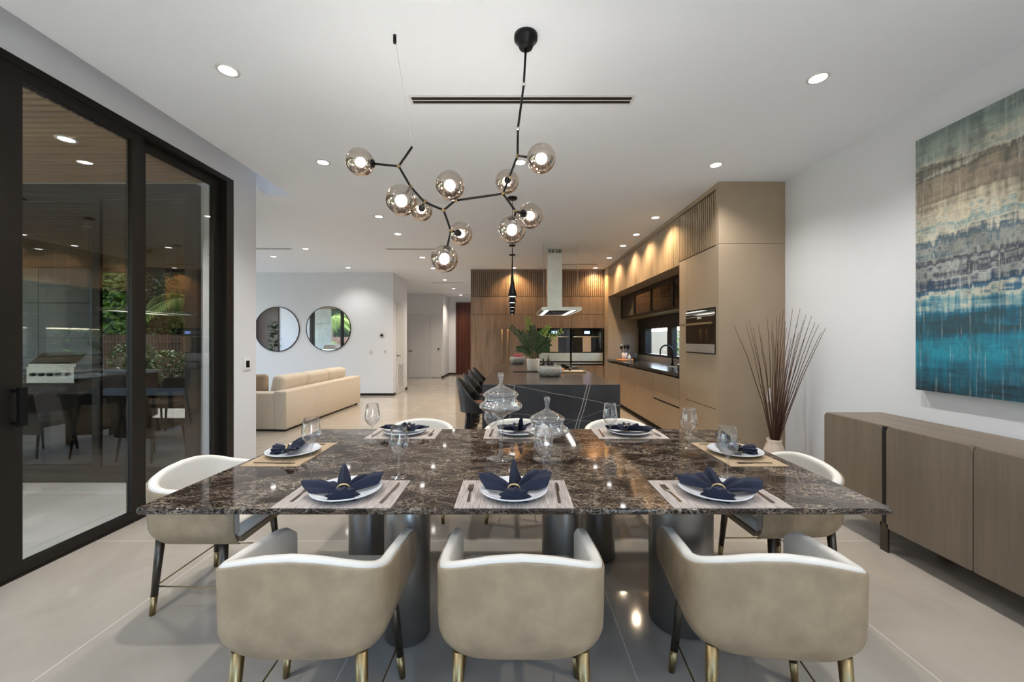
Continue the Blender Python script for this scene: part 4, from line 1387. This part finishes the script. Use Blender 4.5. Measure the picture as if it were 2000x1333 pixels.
def stool(label, y):
    t = thing('bar_stool', label, 'bar stool', (-.38, y, 0), -pi / 2, 'black bar stools along the island')
    # local: faces +Y
    n = 28
    rings = []
    prof = [(0, 0), (.0, .35), (0, .75), (.0, 1.0), (.5, 1.05), (1, 1.0), (1, .5), (1, 0)]
    for (u, f) in prof:
        ring = []
        for j in range(n + 1):
            a = -pi * .08 + (pi * 1.16) * j / n - pi
            s = max(0, -sin(a))
            r = .235 - u * .025
            zlo = .60 - .03 * s if False else .58
            zt = .69 + .275 * s ** 1.25
            # the shell rises behind the seat with an open gap at the sides
            zz = zlo + (zt - zlo) * min(f, 1.0) + (.006 if f > 1 else 0)
            k = 1 + .18 * (zz - .6) / .35
            ring.append((r * cos(a) * k, r * sin(a) * k, zz))
        rings.append(ring)
    m = MB().rings(rings + [rings[0]], closed=False)
    m.build('backrest', 'stool', t)
    MB().lathe([(.001, .60), (.19, .60), (.207, .615), (.207, .655), (.19, .675), (.001, .68)], 32).build('seat', 'stool_seat', t)
    for sx in (-1, 1):
        for sy in (-1, 1):
            MB().cyl((sx * .13, sy * .13, .61), (sx * .19, sy * .19, 0), .02, .013, 12).build('leg', 'stool', t)
    fr = MB()
    q = .178
    for (a, b) in (((-q, -q), (q, -q)), ((q, -q), (q, q)), ((q, q), (-q, q)), ((-q, q), (-q, -q))):
        fr.cyl((a[0], a[1], .20), (b[0], b[1], .20), .007, None, 8)
    fr.build('footrest', 'brass', t)
    return t
s0 = stool('black bar stool nearest the dining table', 4.74)
for (y, lab) in ((5.36, 'second black bar stool from the dining table'), (5.98, 'third black bar stool from the dining table'), (6.60, 'black bar stool furthest from the dining table')):
    dup(s0, (-.38, y, 0), -pi / 2, lab)

# things on the island
pp = on(1042, 727, IZ)
pt = thing('potted_plant', 'glossy green plant with feathery fronds in a white ribbed pot on the island', 'plant', (pp.x, pp.y + .1, IZ + .012))
MB().lathe([(.001, 0), (.085, 0), (.092, .01), (.103, .18), (.104, .19), (.096, .19), (.094, .16), (.001, .155)], 64, flute=32, amp=.018).build('pot', 'white_pot', pt)
MB().lathe([(.001, .16), (.094, .16)], 24).build('soil', 'bark', pt)
PC = Vector((pp.x, pp.y + .1, IZ + .012))
stems = [((1031, 624), 0.0, 1), ((1000, 641), -.1, 0), ((1048, 650), .1, 0), ((1070, 640), .0, 1), ((1072, 672), -.15, 0), ((1020, 650), .18, 0), ((1012, 682), -.2, 0), ((1060, 655), .2, 0), ((1040, 640), -.15, 0), ((1022, 665), .1, 0), ((1095, 648), .05, 1)]
fo, fy, sm = MB(), MB(), MB()
for ((px, py), dy, young) in stems:
    tip = at(px, py, PC.y + dy) - PC
    b = Vector((tip.x * .12, dy * .15, .16))
    prev = None
    pts = []
    for i in range(13):
        s = i / 12
        p = b.lerp(tip, s)
        p.z += sin(pi * s) * .05
        p.x -= sin(pi * s) * tip.x * .12
        pts.append(p)
    sm.tube(pts, [.0075 - .0004 * i for i in range(13)], 6)
    for i in range(3, 13):
        p = pts[i]
        d = (pts[i] - pts[i - 1]).normalized()
        sd_ = Vector((d.z, .15, -d.x)).normalized()
        for q in (-1, 1):
            tgt = fy if (young and i > 7) else fo
            tgt.leaf(p, sd_ * q + d * .9, (0, -1, .2), .082 * (1.0 if i < 10 else .75), .034)
fo.build('foliage', 'leaf', pt)
o = fy.build('young_foliage', 'leaf_young', pt)
o['label'] = 'yellow-green young leaves'
sm.build('stem', 'stem', pt)
tag(MB().prism([(-.26, -.07), (-.1, -.10), (.1, -.085), (.2, -.09), (.27, -.02), (.25, .1), (.05, .12), (-.2, .09)], 0, .012).build('slate_tray', 'slate', None, (pp.x - .06, pp.y + .03, IZ)),
    'dark irregular slate tray under the potted plant', 'tray')
b = on(1076, 737, IZ)
t = thing('stone_bowl', 'wide grey speckled stone bowl at the near end of the island', 'bowl', (b.x, b.y + .12, IZ))
MB().lathe([(.001, 0), (.11, 0), (.145, .02), (.168, .06), (.166, .105), (.150, .135), (.143, .137), (.156, .105), (.156, .06), (.13, .03), (.001, .018)], 48).build('body', 'stone_bowl', t)
b = on(1011, 712, IZ)
t = thing('glass_bowl', 'clear glass bowl with pink blossoms at the far end of the island', 'bowl', (b.x, b.y + .1, IZ))
MB().lathe([(.001, 0), (.10, 0), (.15, .04), (.165, .10), (.15, .15), (.147, .15), (.16, .10), (.145, .045), (.001, .008)], 40).build('body', 'stone_bowl', t)
fl = MB()
for i in range(14):
    a = random.uniform(0, 6.28)
    r = random.uniform(0, .09)
    fl.ball((r * cos(a), r * sin(a), .15 + random.uniform(0, .05)), .025, 8, 6)
M['pink'] = flat('pink_petals', rgb(200, 90, 110), 0.6, var=.2)
fl.build('blossom', 'pink', t)
# hob and things round it
t = thing('cooktop', 'black gas cooktop set in the far part of the island', 'cooktop', (.78, 7.35, IZ))
MB().box(-.38, .38, -.45, .45, 0, .008).build('glass_plate', 'black_glass', t)
for (x, y) in ((-.2, -.25), (.2, -.25), (-.2, .25), (.2, .25)):
    gr = MB().lathe([(.03, .008), (.05, .014), (.05, .022), (.03, .026)], 20, (x, y, 0))
    for k in range(4):
        a = k * pi / 2
        gr.box(x + min(0, .13 * cos(a)) - .006, x + max(0, .13 * cos(a)) + .006, y + min(0, .13 * sin(a)) - .006, y + max(0, .13 * sin(a)) + .006, .03, .042)
    gr.build('burner_grate', 'black_metal', t)
t = thing('serving_tray', 'white and gold serving tray with dark pieces behind the stone bowl', 'tray', (.82, 6.1, IZ))
MB().rbox(-.28, .28, -.14, .14, 0, .02, .009, 2).build('tray_base', 'white_pot', t)
gt = MB().box(-.285, .285, -.15, -.14, 0, .024).box(-.285, .285, .14, .15, 0, .024).box(-.285, -.275, -.14, .14, 0, .024).box(.275, .285, -.14, .14, 0, .024)
gt.build('gold_rim', 'brass', t)
for (x, y, r, lab, mt) in ((-.16, .03, .03, 'small dark ball-shaped ornament on the serving tray, nearest the plant', 'slate'), (-.05, -.03, .026, 'small brown ornament in the middle of the serving tray', 'board'), (.07, .02, .03, 'small dark ornament on the serving tray, nearest the sink', 'slate')):
    tag(MB().ball((0, 0, r), r, 20, 12, 1.0).build('ornament', mt, None, (.82 + x, 6.1 + y, IZ + .02)), lab, 'ornament', 'ornaments on the serving tray')
for (px, h_, r, lab, mt) in ((1061, .20, .03, 'dark round-shouldered bottle on the island behind the plant', 'black_glass'), (1071, .25, .022, 'slim dark bottle with a pale cap on the island', 'slate'), (1078, .15, .04, 'squat dark jar on the island beside the bottles', 'black_glass')):
    Y = 6.75
    t = thing('bottle', lab, 'bottle', ((px - 1000) * Y / F, Y, IZ), 0, 'bottles on the island')
    MB().lathe([(.001, 0), (r, 0), (r, h_ * .55), (r * .8, h_ * .66), (r * .35, h_ * .74), (r * .35, h_ * .92), (.001, h_ * .92)], 20).build('body', mt, t)
    MB().lathe([(.001, h_ * .92), (r * .42, h_ * .92), (r * .42, h_), (.001, h_)], 16).build('cap', 'white_pot', t)

# ------------------------------------------------------------------ pendants over the island
def pendant(y, label):
    t = thing('pendant_lamp', label, 'pendant lamp', (0.004, y, CEIL), 0, 'row of slim pendants over the island')
    MB().lathe([(.001, -.022), (.055, -.022), (.058, -.018), (.058, 0), (.001, 0)], 28).build('canopy', 'black_metal', t)
    zb = 1.937 - CEIL
    MB().cyl((0, 0, -.02), (0, 0, zb + .42), .003, None, 8).build('cord', 'black_metal', t)
    MB().lathe([(.0035, zb + .62), (.006, zb + .46), (.009, zb + .34), (.014, zb + .25), (.021, zb + .17), (.033, zb + .10), (.047, zb + .045), (.056, zb), (.053, zb), (.044, zb + .04), (.03, zb + .09), (.018, zb + .16)], 32).build('shade', 'black_metal', t)
    MB().lathe([(.0005, zb + .006), (.050, zb + .006)], 28).build('lamp_disc', 'pend_in', t)
for (y, lab) in ((4.79, 'slim black bell pendant nearest the dining table'), (5.59, 'second black bell pendant from the dining table'), (6.39, 'middle black bell pendant of the row of five'),
                 (7.19, 'fourth black bell pendant from the dining table'), (7.99, 'black bell pendant furthest from the dining table')):
    pendant(y, lab)

# ------------------------------------------------------------------ range hood
hd = thing('range_hood', 'stainless steel island range hood with square chimney', 'range hood', (.80, 7.57, CEIL))
ch_ = MB().box(-.135, .135, -.13, .13, 1.985 - CEIL, 0)
ch_.build('chimney', 'steel', hd)
vs = MB()
for i in range(8):
    x = -.11 + i * .03 - (.006 if i < 4 else -.006)
    vs.box(x, x + .018, -.1325, -.13, -.09, -.02)
vs.build('vent_slots', 'dark_void', hd)
cn = MB()
zt, zb = 1.985 - CEIL, 1.925 - CEIL
cn.box(-.29, .40, -.72, -.70, zb, zt).box(-.29, .40, .70, .72, zb, zt).box(-.29, -.27, -.70, .70, zb, zt).box(.38, .40, -.70, .70, zb, zt).box(-.27, .38, -.70, .70, zt - .01, zt)
cn.build('canopy', 'steel', hd)
MB().box(-.27, .38, -.70, .70, zb + .012, zb + .02).build('filter_plate', 'dark_void', hd)
for x in (-.19, .28):
    MB().box(x - .03, x + .03, -.66, .66, zb + .004, zb + .012).build('light_strip', 'strip', hd)
MB().box(-.02, .14, -.25, .1, zb + .004, zb + .012).build('filter_vent', 'black_metal', hd)
rd = MB()
for x in (-.24, .36):
    rd.cyl((x, -.55, zt), (x, -.55, 0), .003, None, 6)
rd.build('support_rod', 'steel', hd)

# ------------------------------------------------------------------ walnut cabinets on the kitchen's back wall
YK = 9.65
def fluted(mb, a0, a1, z0, z1, face, axis, pitch=.03, depth=.012, g=.14):
    n = int((a1 - a0) / pitch)
    p = (a1 - a0) / n
    for i in range(n):
        u = a0 + i * p
        if axis == 'y':    # front faces -y
            mb.box(u + p * .14, u + p * .86, face, face + depth, z0, z1)
        else:              # front faces -x
            mb.box(face, face + depth, u + p * g, u + p * (1 - g), z0, z1)
units = [(-.98, -.17, 'walnut tall cabinet unit at the hall end of the kitchen'), (-.17, .61, 'walnut tall fridge unit with a long bar handle, behind the plant'),
         (.61, 1.44, 'walnut cabinet unit around the oven nearest the hood'), (1.44, 2.232, 'walnut cabinet unit around the oven in the kitchen corner')]
for i, (a, b, lab) in enumerate(units):
    t = thing('tall_cabinet', lab, 'cabinet', ((a + b) / 2, YK, 0), 0, 'walnut tall cabinets')
    w_ = (b - a) / 2
    ca = MB()
    if i < 2:
        ca.box(-w_, w_, .02, .6, .0, CEIL - .02)
    else:
        ca.box(-w_, w_, .02, .6, .0, .82).box(-w_, w_, .02, .6, 1.70, CEIL - .02).box(-w_, w_, .3, .6, .82, 1.70)
    ca.build('carcass', 'dark_void', t)
    m = MB()
    fluted(m, -w_ + .002, w_ - .002, 2.468, CEIL - .05, 0, 'y', .045)
    fd = m.build('fluted_door', 'walnut', t)
    MB().box(-w_ + .002, w_ - .002, .010, .02, 2.468, CEIL - .05).build('groove_shade_backing', 'groove', fd)
    MB().box(-w_ + .003, w_ - .003, 0, .02, 2.035, 2.458).build('upper_door', 'walnut', t)
    if i < 2:
        dd = MB().box(-w_ + .003, w_ - .003, 0, .02, .08, 2.027).build('door', 'walnut', t)
        x = w_ - .07 if i == 0 else -w_ + .07
        MB().cyl((x, -.04, .75), (x, -.04, 1.68), .011, None, 12).cyl((x, -.04, .8), (x, 0, .8), .007, None, 8).cyl((x, -.04, 1.62), (x, 0, 1.62), .007, None, 8).build('bar_handle', 'brass', dd)
    else:
        MB().box(-w_ + .003, w_ - .003, 0, .02, 1.70, 2.027).build('middle_door', 'walnut', t)
        MB().box(-w_ + .003, w_ - .003, 0, .02, .45, .80).build('drawer', 'walnut', t)
        MB().box(-w_ + .003, w_ - .003, 0, .02, .08, .44).build('drawer', 'walnut', t)
    MB().box(-w_, w_, .05, .06, 0, .08).build('plinth', 'dark_void', t)
tag(MB().box(-1.0, -.982, YK - .0, 10.28, 0, CEIL).build('end_panel', 'walnut'), 'walnut end panel closing the tall cabinets at the hall', 'panel')
tag(MB().box(-.98, 2.2, YK - .004, YK + .02, CEIL - .045, CEIL - .001).build('cornice', 'walnut'), 'thin walnut cornice above the fluted cabinet fronts', 'trim')
for i, (a, lab, tl) in enumerate(((.655, 'black glass wall oven with a steel drawer, nearer the hood', 'beige towel hanging from the oven handle nearer the hood'),
                                  (1.445, 'black glass wall oven with a steel drawer, in the kitchen corner', 'beige towel hanging from the oven handle in the kitchen corner'))):
    t = thing('wall_oven', lab, 'oven', (a + .375, YK, 0), 0, 'built-in ovens on the back wall')
    MB().box(-.375, .375, -.012, .02, 1.50, 1.685).build('control_panel', 'black_glass', t)
    m = MB().box(-.07, .06, -.014, -.012, 1.56, 1.63)
    m.build('display', 'display', t)
    MB().box(-.375, .375, -.012, .02, 1.105, 1.495).build('door', 'black_glass', t)
    MB().box(-.375, .375, -.014, .02, .905, 1.10).build('steel_drawer', 'steel', t)
    MB().box(-.375, .375, -.008, .02, .865, .90).build('vent_strip', 'dark_void', t)
    MB().box(-.375, .375, -.012, .02, .835, .862).build('lower_trim', 'steel', t)
    MB().cyl((-.34, -.05, 1.49), (.34, -.05, 1.49), .012, None, 12).cyl((-.33, -.05, 1.49), (-.33, -.012, 1.49), .008, None, 8).cyl((.33, -.05, 1.49), (.33, -.012, 1.49), .008, None, 8).build('handle', 'steel', t)
    tw = MB()
    ring = [(-.10, -.066), (.10, -.066)]
    tw.add([(-.10, -.066, 1.505), (.10, -.066, 1.505), (.10, -.069, 1.13), (-.10, -.069, 1.13), (-.10, -.034, 1.505), (.10, -.034, 1.505), (.10, -.03, 1.22), (-.10, -.03, 1.22)],
           [(0, 1, 2, 3), (0, 4, 5, 1), (4, 7, 6, 5)])
    tag(tw.build('hanging_towel', 'towel', None, (a + .375 - .02, YK, 0), solid=.005), tl, 'towel', 'towels on the oven handles')

# ------------------------------------------------------------------ taupe cabinets along the right wall
XK = 2.235
YN0, YN1 = 5.32, 9.25
t = thing('oven_tower', 'tall taupe cabinet tower with a built-in oven at the dining end of the kitchen', 'cabinet', (0, 0, 0))
MB().box(XK + .02, 2.948, 4.36, 5.30, .0, CEIL - .005).build('carcass', 'dark_void', t)
MB().box(XK - .005, 2.948, 4.30, 4.36, 0, 2.455).build('side_panel', 'taupe_lacquer', t)
MB().box(XK - .005, 2.948, 4.30, 4.36, 2.459, CEIL - .003).build('upper_side_panel', 'taupe_lacquer', t)
m = MB()
fluted(m, 4.365, 5.318, 2.465, 3.055, XK, 'x', .046, .012, .2)
fd = m.build('fluted_door', 'taupe_flute', t)
MB().box(XK + .010, XK + .02, 4.365, 5.318, 2.465, 3.055).build('groove_shade_backing', 'groove', fd)
MB().box(XK, XK + .02, 4.365, 5.318, 3.075, CEIL - .003).build('top_rail', 'taupe_lacquer', t)
MB().box(XK, XK + .02, 4.365, 5.10, 1.785, 2.452).build('upper_door', 'taupe_lacquer', t)
MB().box(XK, XK + .02, 5.105, 5.318, .10, 2.452).build('side_stile', 'taupe_lacquer', t)
MB().box(XK, XK + .02, 4.365, 5.10, .66, 1.255).build('middle_door', 'taupe_lacquer', t)
MB().box(XK, XK + .02, 4.365, 5.10, .10, .652).build('lower_drawer', 'taupe_lacquer', t)
MB().box(XK + .02, 2.945, 5.30, 5.318, .10, 2.452).build('niche_side_panel', 'taupe_lacquer', t)
MB().box(XK + .08, 2.9, 4.36, 5.3, 0, .1).build('plinth', 'dark_void', t)
ov = thing('speed_oven', 'black glass compact oven with a brass bar handle in the taupe tower', 'oven', (XK, 4.73, 1.265))
MB().box(-.012, .02, -.365, .365, .0, .50).build('casing', 'black_glass', ov)
MB().box(-.020, -.012, -.36, .36, .005, .105).build('steel_strip', 'steel', ov)
MB().box(-.016, -.012, -.36, .36, .46, .466).box(-.016, -.012, -.36, .36, .425, .429).build('trim_line', 'steel', ov)
MB().box(-.016, -.012, -.05, .05, .40, .43).build('badge_panel', 'steel', ov)
MB().box(-.062, -.046, -.36, .40, .33, .355).box(-.046, -.012, -.33, -.31, .335, .35).box(-.046, -.012, .31, .33, .335, .35).build('handle', 'brass', ov)
# upper fluted cupboards above the niche
seg = [(5.322, 6.30), (6.303, 7.28), (7.283, 8.26), (8.263, 9.248)]
labs_u = ['taupe fluted wall cupboard next to the oven tower', 'second taupe fluted wall cupboard from the oven tower', 'third taupe fluted wall cupboard from the oven tower', 'taupe fluted wall cupboard in the kitchen corner']
labs_g = ['smoked glass wall cabinet next to the oven tower', 'second smoked glass wall cabinet from the oven tower', 'third smoked glass wall cabinet from the oven tower', 'smoked glass wall cabinet at the far end of the niche']
labs_b = ['taupe base cabinet with a slim pull next to the oven tower', 'taupe base cabinet under the sink', 'taupe base cabinet under the utensil jar', 'taupe base cabinet in the kitchen corner']
for i, (a, b) in enumerate(seg):
    t = thing('wall_cupboard', labs_u[i], 'cabinet', (0, 0, 0), 0, 'fluted wall cupboards')
    MB().box(XK + .02, 2.945, a, b, 2.42, CEIL - .005).build('carcass', 'taupe_lacquer', t)
    m = MB()
    fluted(m, a, b, 2.42, 3.055, XK, 'x', .046, .012, .2)
    fd = m.build('fluted_door', 'taupe_flute', t)
    MB().box(XK + .010, XK + .02, a, b, 2.42, 3.055).build('groove_shade_backing', 'groove', fd)
    MB().box(XK, XK + .02, a, b, 3.075, CEIL - .003).build('top_rail', 'taupe_lacquer', t)
    # glazed cabinets
    t = thing('glass_cabinet', labs_g[i], 'cabinet', (0, 0, 0), 0, 'smoked glass wall cabinets')
    XG = 2.53
    MB().box(XG + .03, 2.94, a, b, 1.895, 1.91).box(2.92, 2.94, a, b, 1.91, 2.40).box(XG + .03, 2.92, a, b, 2.40, 2.418).build('carcass', 'taupe_lacquer', t)
    MB().box(XG, XG + .03, a, a + .04, 1.895, 2.415).box(XG, XG + .03, b - .04, b, 1.895, 2.415).box(XG, XG + .03, a + .04, b - .04, 1.895, 1.94).box(XG, XG + .03, a + .04, b - .04, 2.35, 2.415).build('door_frame', 'frame_metal', t)
    MB().box(XG + .012, XG + .018, a + .04, b - .04, 1.94, 2.35).build('glass_pane', 'smoke_glass', t)
    MB().box(XG + .05, 2.915, a + .01, b - .01, 2.13, 2.142).build('shelf', 'oak_side', t)
    # base cabinets
    t = thing('base_cabinet', labs_b[i], 'cabinet', (0, 0, 0), 0, 'taupe base cabinets under the counter')
    cb = MB().box(XK + .02, 2.94, a, b, .1, .76)
    cb.box(XK + .02, XK + .04, a, b, .76, .90)
    cb.build('carcass', 'dark_void', t)
    mid = (a + b) / 2
    if i == 0:
        MB().box(XK, XK + .02, a + .002, b - .002, .10, .49).build('drawer', 'taupe_lacquer', t)
        MB().box(XK, XK + .02, a + .002, b - .002, .515, .90).build('drawer', 'taupe_lacquer', t)
    else:
        MB().box(XK, XK + .02, a + .002, mid - .002, .10, .90).build('door', 'taupe_lacquer', t)
        MB().box(XK, XK + .02, mid + .002, b - .002, .10, .90).build('door', 'taupe_lacquer', t)
    MB().box(XK + .06, XK + .08, a, b, 0, .1).build('plinth', 'dark_void', t)
# stemware on the glass cabinet shelf
for i in range(7):
    y = 6.42 + i * .11
    o = MB().lathe([(.028, 0), (.003, .005), (.003, .06), (.028, .09), (.026, .15), (.024, .15), (.026, .09), (.001, .062)], 16).build('stemware', 'glass', None, (2.66, y, 2.142))
    tag(o, ['stemmed glass on the cabinet shelf, nearest the oven tower', 'second stemmed glass on the cabinet shelf from the oven tower', 'third stemmed glass on the cabinet shelf from the oven tower', 'stemmed glass in the middle of the cabinet shelf row', 'third stemmed glass on the cabinet shelf from the kitchen corner', 'second stemmed glass on the cabinet shelf from the kitchen corner', 'stemmed glass on the cabinet shelf, nearest the kitchen corner'][i], 'glass', 'stemware in the smoked glass cabinet')
tag(MB().box(XK, 2.945, 9.25, 9.64, .0, CEIL - .003).build('corner_filler', 'taupe_lacquer'), 'taupe filler panel between the niche and the walnut cabinets', 'panel')
ct = thing('countertop', 'black veined stone countertop in the kitchen niche', 'countertop', (0, 0, 0))
MB().box(2.205, 2.60, YN0, YN1, .925, .97).box(2.60, 2.93, YN0, 6.2, .925, .97).box(2.60, 2.93, 6.95, YN1, .925, .97).build('slab', 'counter', ct)
MB().box(2.93, 2.949, YN0, YN1, .97, 1.075).build('backsplash', 'steel', ct)
sk = MB().box(2.60, 2.93, 6.2, 6.22, .78, .965).box(2.60, 2.93, 6.93, 6.95, .78, .965).box(2.60, 2.62, 6.22, 6.93, .78, .965).box(2.91, 2.93, 6.22, 6.93, .78, .965).box(2.62, 2.91, 6.22, 6.93, .78, .79)
tag(sk.build('kitchen_sink', 'steel'), 'steel undermount sink in the black countertop', 'sink')
# window over the sink
w2 = struct('window_2', MB().box(2.94, 3.10, 5.2, 9.3, 1.66, 1.74).box(2.94, 3.10, 5.2, 9.3, 1.08, 1.12).box(2.96, 3.10, 8.85, 9.3, 1.12, 1.66).box(2.96, 3.06, 7.38, 7.6, 1.12, 1.66).box(2.96, 3.06, 5.2, 5.28, 1.12, 1.66), 'frame_metal')
MB().box(3.02, 3.03, 5.28, 8.85, 1.12, 1.66).build('glass_pane', 'window_glass', w2)
struct('window_3', MB().box(2.915, 2.949, YN0, YN1, 1.70, 1.893), 'frame_metal')['label'] = 'black blind box above the kitchen window'

def faucet(label, x, y, h, r, sp):
    t = thing('faucet', label, 'faucet', (x, y, .97))
    pts = [(0, 0, 0), (0, 0, h)]
    for i in range(1, 13):
        a = pi * i / 12 * 1.05
        pts.append((-sp + sp * cos(a), 0, h + sp * sin(a)))
    last = pts[-1]
    pts.append((last[0], 0, last[2] - h * .18))
    MB().tube(pts, r, 12).build('spout', 'black_metal', t)
    MB().cyl((0, 0, 0), (0, 0, .03), r * 2, r * 1.6, 16).build('base', 'black_metal', t)
    MB().cyl((0, 0, .05), (0, -.07, .07), r * .7, None, 10).build('handle_lever', 'black_metal', t)
faucet('tall black gooseneck faucet at the kitchen sink', 2.88, 7.15, .24, .013, .11)
faucet('small black filter tap beside the kitchen sink', 2.88, 6.05, .16, .007, .06)
cpos = lambda px, Y: ((px - 1000) * Y / F, Y)
t = thing('cooking_pot', 'dark cooking pot with steel lid on the counter beside the tap', 'pot', (2.50, 5.75, .97))
MB().lathe([(.001, 0), (.10, 0), (.105, .01), (.105, .09), (.001, .09)], 32).build('body', 'black_metal', t)
MB().lathe([(.107, .09), (.09, .10), (.03, .112), (.001, .113)], 32).build('lid', 'steel', t)
MB().ball((0, 0, .125), .015, 12, 8).build('lid_knob', 'black_metal', t)
t = thing('cutting_board', 'round-edged wooden cutting board glowing in the corner of the black counter', 'cutting board', (2.50, 8.75, .97))
MB().rbox(-.16, .16, -.24, .24, 0, .02, .009, 2).build('board', 'board', t)
t = thing('utensil_jar', 'white utensil jar filled with dark kitchen tools on the counter', 'utensil jar', (2.50, 8.85, .99))
MB().lathe([(.001, 0), (.055, 0), (.06, .14), (.055, .14), (.05, .02), (.001, .015)], 28).build('body', 'white_pot', t)
for i in range(6):
    a = i * 1.1
    u = thing('kitchen_utensil', ['black ladle in the utensil jar', 'black slotted spoon in the utensil jar', 'blue-grey spatula in the utensil jar', 'black whisk-shaped tool in the utensil jar', 'black turner in the utensil jar', 'small black spoon in the utensil jar'][i], 'utensil', (2.50, 8.85, 1.0), 0, 'tools in the utensil jar')
    tip = Vector((.07 * cos(a), .11 * sin(a), .22 + .02 * (i % 3)))
    MB().cyl((.02 * cos(a), .02 * sin(a), .01), tip, .005, None, 8).build('shaft', 'black_metal', u)
    MB().ball(tip + Vector((.006 * cos(a), .012 * sin(a), .025)), .032, 14, 8, 1.25).build('head', 'black_metal' if i != 2 else 'pedestal', u)
for (x, y, h_, r, mt, lab) in ((2.46, 8.35, .16, .03, 'white_pot', 'small white oil bottle beside the cutting board'), (2.56, 8.28, .2, .035, 'slate', 'dark jar beside the white oil bottle')):
    t = thing('counter_bottle', lab, 'bottle', (x, y, .97))
    MB().lathe([(.001, 0), (r, 0), (r, h_ * .6), (r * .4, h_ * .75), (r * .4, h_ * .92), (.001, h_ * .92)], 20).build('body', mt, t)
    MB().lathe([(.001, h_ * .92), (r * .45, h_ * .92), (r * .45, h_), (.001, h_)], 14).build('cap', 'black_metal', t)
t = thing('wall_outlet', 'white wall socket on the side of the tower behind the branches', 'socket', (2.775, 4.30, .82))
MB().box(-.02, .02, -.006, 0, -.075, .075).build('plate', 'plastic_white', t, bevel=.002)
MB().box(-.010, .010, -.008, -.006, -.04, .04).build('insert', 'trim_white', t)
